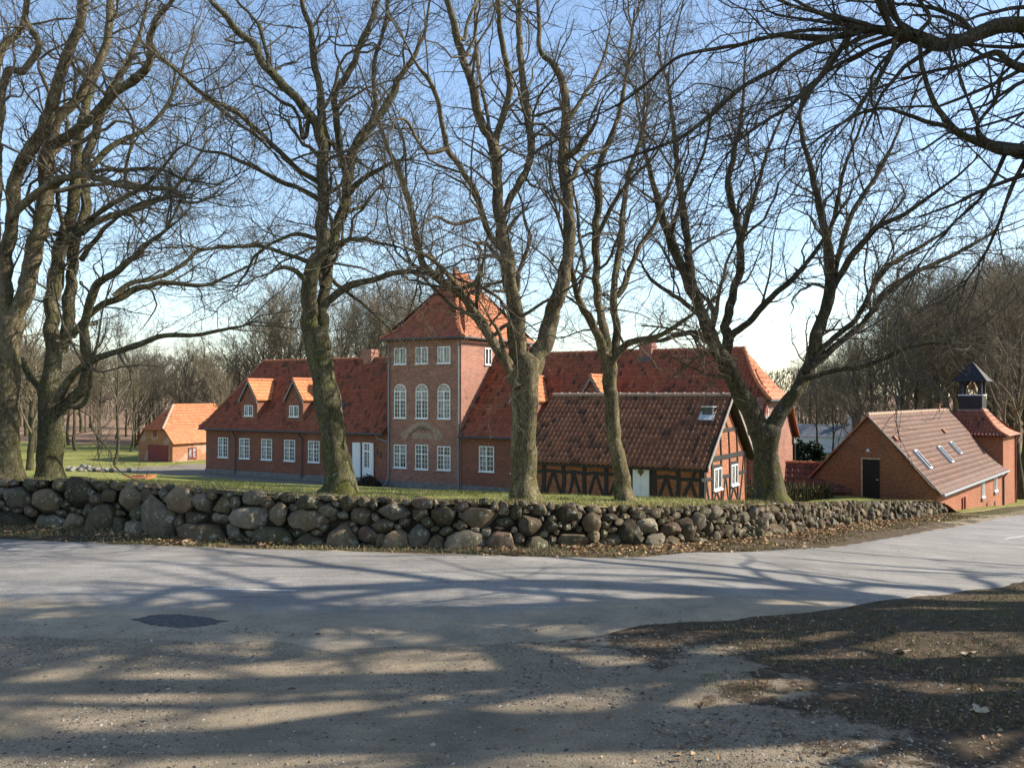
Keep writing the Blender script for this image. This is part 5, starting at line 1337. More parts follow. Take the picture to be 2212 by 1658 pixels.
def limb_poly(pts, Y0, Y1, rng, wob=.035):
    """limb surveyed as (x, y, half width) rows; depth runs from Y0 to Y1"""
    n = len(pts); L_ = np.concatenate([[0], np.cumsum([math.hypot(pts[i+1][0] - pts[i][0], pts[i+1][1] - pts[i][1]) for i in range(n - 1)])]); L_ /= L_[-1]
    ctl = []
    for (x, y, r), t in zip(pts, L_):
        Y = Y0 + (Y1 - Y0) * t ** 1.2; p = W(x, y, Y); ctl.append((*p, r * .9 * Y / FPX))
    C = crspline(ctl, .28)
    C[1:-1, :3] += rng.normal(0, wob, (len(C) - 2, 3)) * np.clip(C[1:-1, 3:4] * 6, .35, 1)
    C[:, 3] = np.maximum(C[:, 3], .012)
    return C

def limb_mesh(name, C, mat, sides, rng, flare=False):
    P, r = C[:, :3].copy(), C[:, 3].copy()
    # densify rings, rough bark
    d = np.concatenate([[0], np.cumsum(np.linalg.norm(np.diff(P, axis=0), axis=1))])
    step = max(.06, min(.22, r.mean() * .6)); t = np.linspace(0, d[-1], max(4, int(d[-1] / step)))
    P = np.stack([np.interp(t, d, P[:, k]) for k in range(3)], 1); r = np.interp(t, d, r)
    if len(P) > 6:
        ker = np.array([.25, .5, .25])
        for _ in range(2): P[1:-1] = P[:-2] * .25 + P[1:-1] * .5 + P[2:] * .25
    r = r * (1 + .05 * np.sin(t * 5 + rng.uniform(0, 6)) + rng.normal(0, .02, len(r)))
    r[-1] *= .3
    V, Q = tubes(P[None], r[None], sides)
    V = V.reshape(len(P), sides, 3); a = np.arange(sides) * 2 * math.pi / sides
    ph = rng.uniform(0, 6, 3)
    k_ = 1 + .055 * np.sin(2 * a[None] + ph[0] + t[:, None] * .9) + .04 * np.sin(3 * a[None] + ph[1] - t[:, None] * 1.7) + rng.normal(0, .018, (len(P), sides))
    if flare:
        e = np.exp(-t / .38)[:, None]
        k_ = k_ + e * (.26 + .20 * np.sin(5 * a[None] + ph[2]) + .09 * np.sin(9 * a[None] + ph[1]))
    V = P[:, None] + (V - P[:, None]) * k_[..., None]
    return mesh_np(name, V.reshape(-1, 3), Q, None, mat, True)

def authored_tree(name, label, group, base_xy, base_Y, Zg, limbs, mat, seed, dens=3.4, L1=1.7, twig=None, bias=None, l3=True, trunk_i=0, scale_dz=1.0, up=.10, d2=4.6, d3=6.0, angle=48, wig=.2):
    rng = np.random.default_rng(seed)
    bx = W(*base_xy, base_Y); root = thing(name, label, 'tree', (bx[0], bx[1], bx[2]), 0, group)
    O = np.array(bx); polys = []
    for i, (pts, y0, y1) in enumerate(limbs):
        C = limb_poly(pts, base_Y + y0 * scale_dz, base_Y + y1 * scale_dz, rng)
        big = C[0, 3]
        me = limb_mesh('trunk' if i == trunk_i else 'limb', C - np.array([*O, 0]), mat, 16 if big > .2 else 11 if big > .09 else 8, rng, flare=(i == trunk_i))
        link('trunk' if i == trunk_i else 'limb', me, root)
        if i != trunk_i or len(limbs) == 1: polys.append(C)
    # crown of finer branches
    n12 = [resampleK(c, 16) for c in polys]
    # split long limbs to keep spacing even, skip the thick lower parts
    P0_ = np.stack([c[:, :3] for c in n12]); R0_ = np.stack([c[:, 3] for c in n12])
    g1, r1 = grow(P0_, R0_, dens * .42, L1 * 1.5, 11, rng, angle=angle, wig=wig * 1.5, up=up, tmin=.12, rk=.42, rmin=.0085, bias=bias)
    # each limb runs on into a spray at its tip
    tipP = P0_[:, -3:]; tipR = R0_[:, -3:]
    gt, rt = grow(tipP, tipR, 0, L1 * 1.8, 11, rng, angle=26, wig=wig * .8, up=up, tmin=.4, n_each=4, rk=.7, rmin=.011, bias=bias)
    g1 = np.concatenate([g1, gt]); r1 = np.concatenate([r1, rt])
    g2, r2 = grow(g1, r1, d2 * .66, L1 * .6, 7, rng, angle=angle, wig=wig * 1.6, up=up * .8, tmin=.1, rk=.5, rmin=.0048, bias=bias)
    g2b, r2b = grow(P0_, R0_, dens * .75, L1 * .7, 7, rng, angle=62, wig=wig * 1.2, up=up, tmin=.1, rk=.3, rmin=.006, bias=bias)
    g2 = np.concatenate([g2, g2b]); r2 = np.concatenate([r2, r2b])
    g3, r3 = grow(g2, r2, d3 * 1.15, L1 * .27, 4, rng, angle=46, wig=wig * 1.7, up=up * .8, tmin=.1, rk=.6, rmin=.0034, bias=bias)
    V, Q = merge([tubes(g1, r1, 5), tubes(g2, r2, 3), tubes(g3, r3, 3)])
    link('crown', mesh_np('crown', V - O, Q, None, twig or M_TWIG, True), root, kind='stuff')
    print(name, seed, 'quads', len(Q))
    return root

G_ROW = 'old roadside trees in a row behind the stone wall'
# rows of (x, y, half width) measured on the photograph, then depth offsets at start and end
T1 = [([(8, 1062, 44), (9, 1010, 38), (8, 950, 35), (10, 880, 34), (12, 800, 31), (20, 730, 28), (30, 672, 26)], 0, 0),
      ([(26, 700, 20), (54, 640, 20), (62, 590, 20), (72, 540, 19), (88, 500, 18), (100, 433, 17), (103, 350, 16), (112, 310, 15), (120, 266, 14), (140, 240, 12), (165, 215, 11), (186, 180, 11), (216, 133, 10), (233, 83, 9), (240, 0, 8), (246, -120, 5)], 0, .6),
      ([(18, 700, 19), (4, 640, 18), (10, 560, 17), (26, 480, 16), (33, 383, 16), (57, 340, 15), (100, 266, 14), (113, 216, 13), (133, 150, 12), (167, 67, 11), (177, 0, 10), (190, -110, 6)], 0, -.8),
      ([(112, 315, 12), (143, 300, 11), (186, 266, 11), (233, 215, 10), (266, 186, 10), (300, 166, 10), (323, 133, 9), (326, 83, 8), (336, 43, 7), (366, 10, 6), (410, -60, 3)], .3, -1.6),
      ([(20, 473, 10), (60, 433, 10), (117, 393, 9), (160, 378, 9), (206, 383, 8), (266, 401, 7), (333, 406, 6), (370, 408, 5), (400, 436, 4), (433, 436, 3), (480, 420, 1.5)], -.4, -2.5),
      ([(160, 378, 6), (233, 368, 5), (300, 365, 4.5), (350, 366, 4), (400, 386, 3), (466, 396, 2), (510, 380, 1)], -.8, -1.8),
      ([(-8, 560, 8), (7, 186, 8), (50, 153, 8), (87, 97, 7), (63, 60, 7), (57, 33, 6), (60, 0, 5), (66, -80, 3)], -.5, -1.0),
      ([(-20, 300, 10), (-2, 123, 9), (20, 87, 8), (50, 60, 7), (57, 0, 6), (70, -100, 3)], -.4, .8),
      ([(270, 401, 4), (272, 360, 4), (288, 300, 3.5), (285, 258, 3), (262, 218, 3), (230, 170, 2)], -2, -2.5),
      ([(326, 95, 7), (350, 130, 6), (383, 150, 5), (420, 190, 5), (460, 222, 5), (510, 262, 4), (560, 300, 3), (590, 330, 2)], -1.2, -2.2),
      ([(8, 860, 20), (-30, 800, 16), (-80, 700, 10), (-110, 600, 5)], 0, 1.5)]
authored_tree('old_tree', 'thick knotty old tree at the far left whose trunk is cut by the photo edge', G_ROW, (8, 1062), 21.0, 0, T1, M_BARK_P, 11, dens=3.0)
T2 = [([(108, 1065, 34), (108, 1015, 29), (110, 960, 28), (112, 895, 27), (110, 840, 26), (111, 790, 22)], 0, 0),
      ([(112, 810, 20), (112, 763, 20), (113, 706, 17), (113, 630, 16), (125, 555, 15), (145, 495, 14), (160, 433, 13), (162, 350, 12), (176, 280, 11), (192, 200, 10), (215, 133, 9), (236, 60, 7), (247, -60, 4)], 0, .9),
      ([(132, 890, 14), (149, 868, 13), (177, 838, 12), (188, 804, 12), (182, 763, 12), (181, 706, 11), (193, 649, 11), (211, 612, 10), (245, 589, 9), (283, 560, 7), (330, 520, 5), (380, 480, 3)], -.2, -1.8),
      ([(130, 760, 14), (147, 687, 14), (155, 612, 13), (162, 536, 13), (181, 460, 12), (178, 366, 11), (200, 300, 10), (230, 215, 8), (280, 130, 6), (310, 40, 4), (330, -60, 2)], .3, 2.0),
      ([(122, 868, 11), (140, 835, 10), (159, 806, 9), (190, 785, 9), (227, 766, 8), (302, 744, 7), (359, 721, 6), (415, 725, 5), (472, 714, 4), (515, 706, 3), (560, 690, 1.5)], -.4, -2.4),
      ([(155, 728, 9), (189, 683, 8), (245, 646, 8), (321, 615, 7), (378, 612, 5), (446, 615, 4), (515, 585, 3), (570, 560, 1.5)], -.3, .8),
      ([(245, 640, 6), (283, 612, 6), (340, 600, 5), (396, 570, 5), (434, 540, 4), (515, 532, 3), (560, 520, 1.5)], -.2, 1.9),
      ([(178, 500, 9), (211, 478, 8), (260, 460, 7), (310, 446, 6), (370, 415, 4), (420, 350, 3), (450, 300, 1.5)], .3, 2.3),
      ([(172, 505, 8), (213, 460, 7), (253, 436, 6), (293, 412, 5), (333, 383, 4), (376, 330, 3), (420, 300, 1.5)], .6, -1.0),
      ([(182, 370, 8), (210, 345, 7), (240, 316, 7), (276, 300, 6), (316, 280, 5), (350, 246, 5), (376, 200, 4), (400, 130, 3), (420, 60, 1.5)], .6, 3.0),
      ([(176, 560, 7), (205, 520, 6), (240, 480, 5), (290, 445, 4), (350, 430, 3), (400, 440, 1.5)], .4, -2.2),
      ([(96, 850, 10), (60, 800, 8), (30, 740, 6), (0, 700, 4), (-40, 640, 2)], .2, 1.6),
      ([(140, 870, 7), (170, 880, 6), (192, 850, 6), (196, 800, 5)], -.3, -.8)]
authored_tree('old_tree', 'second old tree from the left, grey lichened bole dividing low into sweeping limbs', G_ROW, (108, 1065), 21.8, 0, T2, M_BARK, 12, dens=3.4)
T3 = [([(731, 1075, 44), (733, 1045, 37), (727, 1000, 31), (722, 950, 29), (712, 910, 30), (703, 860, 30), (695, 800, 28), (684, 740, 29), (679, 700, 29)], 0, 0),
      ([(676, 730, 22), (669, 690, 19), (666, 645, 18), (676, 590, 17), (690, 555, 16), (699, 515, 15), (699, 462, 14.5), (699, 391, 14), (697, 330, 14), (690, 295, 13), (669, 249, 12), (641, 213, 11.5), (612, 185, 11), (584, 156, 10), (563, 131, 9.5), (552, 96, 9), (523, 75, 8), (488, 35, 7), (460, 7, 6), (420, -50, 3)], 0, -1.5),
      ([(690, 730, 18), (697, 690, 15), (697, 655, 14), (706, 590, 14), (713, 548, 13.5), (724, 497, 13), (744, 444, 12.5), (752, 391, 12), (758, 338, 12), (770, 309, 11), (797, 274, 11), (829, 242, 10), (850, 199, 9), (861, 174, 8), (890, 130, 6), (920, 60, 4), (930, -20, 2)], .2, 2.0),
      ([(697, 335, 12), (701, 290, 11), (694, 227, 10), (690, 185, 9), (678, 135, 8.5), (676, 96, 8), (669, 53, 7), (655, 18, 6), (645, -60, 3)], -.2, .8),
      ([(752, 395, 9), (735, 325, 9), (727, 266, 9), (722, 213, 9), (724, 190, 8), (748, 168, 8), (765, 135, 8), (773, 103, 7), (794, 60, 6), (815, 7, 5), (830, -60, 3)], .3, .2),
      ([(690, 393, 7), (648, 370, 7), (609, 330, 6.5), (577, 302, 6), (552, 277, 6), (513, 245, 5.5), (477, 224, 5), (442, 206, 4.5), (400, 166, 4), (343, 120, 3), (300, 90, 1.5)], -.3, -2.8),
      ([(692, 434, 6), (655, 412, 6), (619, 398, 5.5), (584, 380, 5), (541, 359, 4.5), (488, 334, 4), (442, 327, 3), (390, 310, 1.5)], .2, 2.2),
      ([(674, 568, 6), (640, 556, 5), (602, 544, 5), (562, 530, 4.5), (530, 533, 4), (477, 533, 3.5), (442, 537, 3), (400, 530, 1.5)], -.2, -1.8),
      ([(690, 518, 5), (641, 505, 4.5), (609, 515, 4), (577, 533, 4), (548, 554, 3.5), (538, 583, 3), (510, 620, 1.5)], .1, 1.3),
      ([(660, 606, 7), (648, 592, 7), (621, 577, 5), (600, 580, 4), (585, 587, 3), (550, 600, 2)], -.4, -1.6),
      ([(700, 662, 10), (716, 645, 10), (735, 629, 9), (758, 612, 8), (805, 607, 7), (847, 590, 6.5), (883, 586, 6), (916, 592, 5), (950, 588, 4), (985, 600, 2)], -.2, -1.0),
      ([(705, 555, 6), (722, 530, 5.5), (751, 519, 5), (783, 515, 4.5), (818, 526, 4), (850, 530, 3), (880, 545, 1.5)], .2, -1.6),
      ([(728, 482, 6), (740, 460, 6), (762, 455, 5), (790, 441, 4.5), (810, 415, 3), (830, 395, 1.5)], .3, 2.0),
      ([(748, 424, 7), (772, 398, 7), (797, 377, 6), (826, 363, 5), (850, 348, 4), (890, 345, 2.5)], .4, -1.2),
      ([(668, 250, 6), (655, 300, 5), (640, 240, 4), (600, 215, 4), (570, 190, 2)], -1, 1.0),
      ([(584, 156, 6), (575, 110, 5), (560, 60, 5), (540, 30, 4), (515, 8, 3), (490, -40, 1.5)], -1.1, .5),
      ([(797, 274, 7), (812, 230, 6), (806, 180, 5), (812, 120, 4.5), (830, 60, 4), (838, 0, 3)], .9, .3),
      ([(697, 620, 7), (690, 560, 5), (712, 600, 5), (760, 640, 4), (790, 660, 3), (830, 700, 1.5)], .2, 1.8)]
authored_tree('old_tree', 'tall twin-stemmed tree with a mossy leaning bole standing before the left wing of the manor', G_ROW, (731, 1070), 19.6, 0, T3, M_BARK, 13, dens=3.3)
T4 = [([(1135, 1102, 36), (1135, 1060, 31), (1132, 1000, 29), (1134, 950, 30), (1135, 880, 31), (1134, 840, 33), (1134, 790, 35), (1138, 760, 34)], 0, 0),
      ([(1122, 800, 24), (1118, 745, 23), (1114, 690, 20), (1108, 640, 18), (1096, 560, 17), (1085, 515, 15.5), (1078, 460, 14), (1073, 380, 13), (1070, 325, 13), (1056, 296, 12), (1042, 265, 11), (1027, 212, 10), (1015, 168, 9.5), (995, 112, 9), (979, 52, 8), (967, 8, 7), (955, -60, 4)], 0, -.9),
      ([(1148, 800, 24), (1158, 770, 21), (1172, 745, 20), (1188, 708, 19), (1194, 665, 19), (1214, 620, 16), (1229, 540, 15), (1231, 480, 14.5), (1223, 400, 14), (1216, 350, 12), (1222, 280, 11), (1221, 200, 10), (1208, 160, 8), (1190, 130, 7), (1166, 112, 6), (1164, 40, 5), (1158, -40, 3)], .1, 1.2),
      ([(1086, 470, 9), (1106, 420, 9), (1126, 388, 9), (1142, 350, 9), (1145, 300, 9), (1139, 240, 8.5), (1131, 180, 8), (1123, 120, 7.5), (1122, 52, 7), (1122, -60, 4)], 0, 1.8),
      ([(1070, 320, 9), (1078, 286, 8.5), (1091, 240, 8), (1102, 188, 8), (1095, 140, 7), (1083, 88, 6.5), (1078, 32, 5.5), (1074, -60, 3)], -.4, -1.8),
      ([(1100, 556, 9), (1078, 531, 8.5), (1055, 503, 8), (1040, 460, 7.5), (1030, 420, 7.5), (1007, 384, 7.5), (987, 348, 7), (967, 320, 7), (955, 272, 6), (947, 224, 5.5), (927, 172, 5), (906, 148, 4), (880, 100, 2)], -.2, -2.2),
      ([(1118, 835, 16), (1101, 800, 14), (1073, 752, 13), (1050, 709, 13), (1023, 676, 12.5), (1003, 642, 12), (985, 627, 10), (953, 609, 9.5), (923, 582, 9), (910, 558, 8.5), (899, 520, 8), (890, 460, 7.5), (875, 412, 7), (862, 365, 6.5), (838, 320, 5), (822, 274, 4), (800, 220, 2)], -.2, -1.2),
      ([(996, 636, 8), (990, 620, 7), (960, 586, 6), (923, 552, 5), (890, 540, 3), (850, 520, 1.5)], -.8, -2.4),
      ([(990, 628, 6), (1010, 618, 5), (1040, 620, 4.5), (1062, 630, 4), (1085, 650, 3)], -.7, -1.0),
      ([(1213, 350, 9), (1230, 335, 8), (1250, 320, 7), (1262, 300, 5.5), (1285, 270, 4), (1300, 220, 2)], .4, -1.0),
      ([(1222, 265, 7), (1240, 240, 6), (1262, 205, 5), (1290, 160, 4), (1310, 100, 3), (1320, 40, 1.5)], .7, 2.2),
      ([(1060, 305, 5), (1052, 240, 4.5), (1040, 190, 4), (1024, 60, 3.5), (1030, 0, 2)], -.6, .6),
      ([(966, 320, 5), (930, 330, 4.5), (905, 312, 4), (890, 280, 4), (872, 255, 3), (850, 258, 2)], -1.4, -2.8),
      ([(1040, 470, 4), (985, 485, 4), (945, 470, 3.5), (920, 480, 2.5), (900, 500, 1.5)], -.8, -1.8),
      ([(1222, 400, 8), (1240, 380, 7), (1252, 350, 6), (1275, 330, 4.5), (1305, 325, 3), (1330, 300, 1.5)], .3, 1.6),
      ([(979, 60, 5), (1000, 90, 4.5), (1012, 40, 4), (1035, -10, 3)], -.8, .5),
      ([(1100, 800, 10), (1090, 770, 7), (1078, 720, 5), (1060, 690, 3), (1030, 640, 1.5)], -.5, -1.5)]
authored_tree('old_tree', 'big flaking-bark tree with a knot hole, its bole just right of the tower', G_ROW, (1135, 1098), 18.8, 0, T4, M_BARK_P, 14, dens=3.3)
T5 = [([(1352, 1098, 30), (1350, 1070, 22), (1340, 1030, 18), (1333, 985, 16.5), (1326, 930, 16), (1320, 870, 16), (1316, 820, 16), (1312, 775, 18)], 0, 0),
      ([(1310, 800, 12), (1298, 745, 11), (1280, 705, 10), (1262, 670, 8.5), (1247, 640, 8), (1238, 600, 7), (1226, 540, 5), (1205, 470, 3)], 0, -1.4),
      ([(1314, 790, 13), (1306, 725, 12), (1291, 650, 9.5), (1288, 560, 9), (1288, 500, 9), (1291, 420, 8.5), (1294, 360, 8), (1312, 310, 7), (1336, 250, 6), (1350, 180, 5), (1362, 100, 4), (1370, 20, 2)], 0, .8),
      ([(1318, 795, 12), (1330, 755, 11), (1334, 715, 10), (1324, 650, 9), (1333, 580, 8.5), (1344, 500, 7.5), (1350, 430, 6), (1362, 360, 5), (1390, 280, 4), (1402, 200, 2)], 0, 1.8),
      ([(1320, 785, 10), (1338, 758, 9), (1359, 741, 8), (1404, 731, 7), (1440, 717, 6), (1470, 699, 5), (1510, 670, 3), (1550, 640, 1.5)], -.1, -1.4),
      ([(1332, 640, 7), (1346, 620, 7), (1366, 567, 6.5), (1390, 520, 5.5), (1418, 480, 5), (1440, 420, 4), (1470, 350, 3), (1490, 300, 1.5)], .8, 2.4),
      ([(1288, 520, 6), (1310, 470, 5.5), (1340, 415, 5), (1380, 372, 4), (1420, 330, 3), (1450, 260, 1.5)], .2, -1.6),
      ([(1248, 640, 5), (1262, 570, 4.5), (1250, 500, 4), (1245, 440, 3), (1232, 380, 1.5)], -.9, .4)]
authored_tree('slim_tree', 'slim bent tree with a pale sunlit edge before the white door of the half-timbered house', G_ROW, (1352, 1097), 20.9, 0, T5, M_BARK_P, 15, dens=3.5, L1=1.5)
T6 = [([(1664, 1086, 38), (1663, 1050, 32), (1658, 1010, 29), (1655, 970, 29), (1655, 930, 32), (1652, 905, 34)], 0, 0),
      ([(1640, 930, 26), (1628, 905, 24), (1608, 867, 22), (1582, 820, 21), (1563, 775, 20), (1545, 738, 17), (1525, 700, 15), (1508, 655, 14), (1496, 625, 13), (1468, 560, 11.5), (1444, 505, 10.5), (1428, 450, 9), (1412, 400, 7), (1395, 330, 5), (1388, 260, 3)], 0, -1.4),
      ([(1566, 775, 12), (1573, 730, 13), (1566, 705, 12), (1580, 645, 10.5), (1600, 580, 10), (1598, 513, 9.5), (1586, 453, 8.5), (1574, 393, 7.5), (1586, 333, 6.5), (1598, 270, 5), (1606, 200, 4), (1610, 130, 2)], 0, 1.6),
      ([(1500, 633, 9), (1488, 553, 9), (1478, 473, 8.5), (1470, 413, 8), (1462, 353, 7), (1457, 293, 6), (1450, 230, 5), (1440, 160, 3)], -.8, .3),
      ([(1574, 738, 9), (1585, 720, 8.5), (1608, 706, 8), (1637, 673, 7.5), (1665, 641, 7.5), (1705, 613, 7), (1745, 565, 6), (1769, 533, 5), (1800, 480, 3.5), (1830, 430, 2)], .4, -1.6),
      ([(1664, 930, 24), (1676, 905, 20), (1694, 878, 18), (1714, 850, 16.5), (1730, 826, 15.5), (1746, 790, 15), (1757, 745, 14.5), (1772, 700, 14), (1788, 660, 13), (1797, 613, 12.5), (1787, 533, 11), (1774, 465, 9.5), (1762, 413, 8.5), (1749, 353, 7), (1735, 305, 6), (1728, 250, 4.5), (1738, 180, 2.5)], 0, .4),
      ([(1735, 818, 8), (1763, 810, 7), (1806, 800, 6.5), (1865, 790, 6), (1910, 773, 5.5), (1963, 749, 4.5), (2010, 742, 3.5), (2060, 740, 2)], -.3, -1.6),
      ([(1740, 806, 10), (1772, 775, 9), (1805, 748, 8), (1848, 712, 7.5), (1886, 670, 7), (1920, 626, 6.5), (1965, 595, 6), (2020, 570, 5), (2080, 540, 4), (2150, 500, 2.5)], -.2, 1.2),
      ([(1795, 630, 9), (1815, 590, 8), (1845, 545, 7.5), (1893, 493, 6.5), (1949, 465, 5.5), (2000, 430, 4.5), (2070, 380, 3), (2120, 330, 1.5)], .2, -1.8),
      ([(1800, 605, 7), (1821, 513, 7), (1845, 453, 6), (1885, 393, 5), (1920, 330, 4), (1950, 260, 2.5), (1980, 200, 1.5)], .2, 1.8),
      ([(1758, 770, 8), (1800, 730, 7), (1845, 693, 6.5), (1885, 625, 6), (1917, 577, 5.5), (1975, 540, 4.5), (2040, 500, 3), (2100, 440, 1.5)], 0, 2.2),
      ([(1786, 525, 6), (1802, 470, 5.5), (1815, 400, 5), (1836, 330, 4), (1862, 270, 3), (1880, 200, 1.5)], .3, -.8),
      ([(1598, 520, 6), (1622, 450, 5.5), (1640, 390, 5), (1660, 320, 4), (1690, 250, 3), (1710, 190, 1.5)], 1.0, 2.4),
      ([(1540, 735, 8), (1505, 720, 7), (1470, 722, 6), (1430, 735, 5), (1395, 740, 3), (1360, 760, 1.5)], -.3, -1.2),
      ([(1520, 690, 7), (1480, 655, 6), (1440, 630, 5), (1405, 600, 4), (1380, 560, 2)], -.4, 1.4),
      ([(1448, 515, 5), (1470, 440, 5), (1500, 380, 4), (1525, 310, 3.5), (1540, 230, 2)], -1, -2.4)]
authored_tree('old_tree', 'wide V-forked tree in front of the manor gable, right of the half-timbered house', G_ROW, (1664, 1086), 25.0, 0, T6, M_BARK_D, 16, dens=3.2, L1=2.2, bias=(.18, 0, .18), up=.08, d3=5.0)

# the near roadside tree standing just outside the frame on the right; its limbs reach over the view
rng7 = np.random.default_rng(77)
tb = np.array([11.6, 12.2, float(Fz(11.6, 12.2)) - .1])
t7 = thing('overhanging_tree', 'dark lichened near limbs with a dense net of twigs reaching in from the upper right', 'tree', tb)
def world_limb(pts): return crspline(pts, .3)
trunkC = world_limb([(11.6, 12.2, tb[2], .46), (11.5, 12.25, 2.0, .38), (11.3, 12.3, 4.5, .35), (11.0, 12.4, 6.4, .33), (11.0, 12.6, 9, .27), (11.4, 12.9, 12, .2), (11.2, 13.4, 15, .12), (11.5, 13.8, 18, .05)])
link('trunk', limb_mesh('trunk', trunkC - np.array([*tb, 0]), M_BARK_D, 16, rng7, True), t7)
def oh(pts, y0, y1, head=None):
    C = limb_poly(pts, y0, y1, rng7, .03)
    if head is not None: C = crspline(np.vstack([head, C[::3]]), .28)
    return C
OH = [oh([(2212, 53, 19), (2149, 65, 19), (2102, 78, 18), (2055, 96, 17), (2024, 104, 17), (2002, 90, 17), (1978, 75, 16), (1937, 68, 14), (1900, 62, 11), (1862, 62, 9), (1831, 76, 8), (1800, 82, 6)], 12.6, 12.0, [(11.0, 12.5, 7.0, .2), (9.6, 12.6, 8.1, .18)]),
      oh([(1836, 72, 8), (1819, 74, 6), (1744, 103, 5.5), (1698, 131, 5.5), (1651, 165, 5.5), (1605, 185, 5), (1541, 245, 5), (1485, 289, 4.5), (1405, 325, 4), (1325, 349, 3), (1270, 365, 1.5)], 12.0, 11.2),
      oh([(1862, 64, 7), (1819, 81, 6), (1766, 75, 5), (1713, 75, 5), (1667, 78, 5), (1620, 90, 5), (1585, 101, 4.5), (1465, 125, 4), (1400, 180, 3.5), (1325, 233, 2.5), (1280, 250, 1.5)], 12.0, 13.2),
      oh([(1834, 80, 6), (1806, 124, 5.5), (1775, 162, 5), (1744, 196, 5), (1698, 233, 4.5), (1651, 264, 3.5), (1600, 300, 2.5), (1560, 350, 1.5)], 12.0, 12.8),
      oh([(1937, 72, 7), (1931, 103, 6), (1906, 155, 5.5), (1884, 190, 5.5), (1862, 218, 5), (1847, 249, 4)], 12.1, 11.6),
      oh([(1987, 85, 8), (1987, 106, 6), (1990, 140, 6), (2002, 183, 6), (2024, 230, 7), (2055, 274, 8), (2093, 298, 9), (2133, 317, 10), (2173, 323, 12), (2230, 325, 13)], 12.2, 12.3),
      oh([(2230, 323, 13), (2173, 323, 12), (2133, 315, 10), (2110, 270, 5), (2130, 230, 5), (2165, 215, 4.5), (2160, 170, 4), (2140, 120, 3)], 12.3, 11.4, [(11.05, 12.5, 6.3, .16), (9.3, 12.5, 6.7, .13)]),
      oh([(2212, 150, 11), (2180, 134, 9), (2130, 100, 7), (2080, 140, 5), (2040, 150, 4.5), (1990, 150, 4), (1940, 175, 3), (1900, 215, 2)], 12.8, 13.6, [(11.0, 12.6, 8.6, .15), (9.4, 12.7, 8.4, .12)]),
      oh([(1930, 70, 9), (1918, 40, 9), (1902, 15, 9), (1888, -20, 8), (1850, -80, 5), (1800, -130, 2)], 12.0, 11.5),
      oh([(1975, 78, 7), (2010, 40, 5), (1990, 10, 5), (1960, -30, 4), (1900, -80, 2)], 12.1, 12.6),
      oh([(2105, 78, 7), (2070, 40, 6), (2020, 20, 5), (1960, 10, 4), (1880, 5, 3), (1800, -5, 2)], 12.4, 13.2),
      oh([(2176, 323, 6), (2160, 360, 5), (2140, 400, 4), (2110, 440, 3.5), (2060, 480, 3), (2010, 540, 2), (1970, 600, 1.2)], 12.3, 12.9),
      oh([(2225, 325, 6), (2190, 390, 5), (2170, 450, 4), (2150, 500, 3.5), (2120, 560, 2.5), (2080, 620, 1.5)], 12.4, 13.6),
      oh([(2055, 274, 6), (2000, 262, 5), (1950, 240, 4.5), (1890, 235, 4), (1830, 260, 3), (1770, 300, 2)], 12.2, 11.8),
      oh([(1862, 62, 6), (1800, 40, 5), (1740, 20, 4.5), (1680, 0, 4), (1610, -30, 2)], 12.0, 11.7)]
for C in OH: link('limb', limb_mesh('limb', C - np.array([*tb, 0]), M_BARK_D, 12 if C[0, 3] > .09 else 8, rng7), t7)
P_ = np.stack([resampleK(c, 16) for c in OH])
bi = (-.30, 0, -.16)
g1, r1 = grow(P_[..., :3], P_[..., 3], 1.5, 2.2, 10, rng7, angle=38, wig=.16, up=0.0, tmin=.15, rk=.5, rmin=.010, bias=bi)
g1b, r1b = grow(P_[:, -4:, :3], P_[:, -4:, 3], 0, 2.8, 10, rng7, angle=20, wig=.13, up=-.02, tmin=.3, n_each=4, rk=.6, rmin=.010, bias=bi)
g1 = np.concatenate([g1, g1b]); r1 = np.concatenate([r1, r1b])
g2, r2 = grow(g1, r1, 2.6, 1.05, 7, rng7, angle=42, wig=.2, up=.02, tmin=.08, rk=.55, rmin=.0055, bias=(-.12, 0, -.05))
g2b, r2b = grow(P_[..., :3], P_[..., 3], 2.2, .9, 7, rng7, angle=60, wig=.25, up=.03, tmin=.1, rk=.35, rmin=.006)
g2 = np.concatenate([g2, g2b]); r2 = np.concatenate([r2, r2b])
g3, r3 = grow(g2, r2, 4.6, .34, 4, rng7, angle=48, wig=.28, up=.06, tmin=.1, rk=.65, rmin=.0042)
# the crown above and to the right, outside the frame
up_ = [world_limb([(11.0, 12.6, 9, .2), (13 + rng7.normal(0, 1), 12.5 + rng7.normal(0, 2), 12, .13), (15 + rng7.normal(0, 2.5), 12.5 + rng7.normal(0, 3), 15 + rng7.normal(0, 1.5), .05)]) for _ in range(5)] + \
      [world_limb([(11.1, 12.8, 11 + k * 1.4, .14), (10.5 + rng7.normal(0, 1.5), 12.8 + rng7.normal(0, 2), 13 + k * 1.3, .09), (10 + rng7.normal(0, 3), 13 + rng7.normal(0, 3), 15.5 + k, .03)]) for k in range(4)]
for C in up_: link('limb', limb_mesh('limb', C - np.array([*tb, 0]), M_BARK_D, 8, rng7), t7)
Pu = np.stack([resampleK(c, 16) for c in up_])
u1, s1 = grow(Pu[..., :3], Pu[..., 3], 1.0, 2.6, 8, rng7, rmin=.014, rk=.5)
u2, s2 = grow(u1, s1, .8, 1.2, 5, rng7, rmin=.008, rk=.5)
V, Q = merge([tubes(g1, r1, 5), tubes(g2, r2, 3), tubes(g3, r3, 3), tubes(u1, s1, 4), tubes(u2, s2, 3)])
link('crown', mesh_np('crown', V - tb, Q, None, M_TWIG_D, True), t7, kind='stuff'); print('t7 quads', len(Q))

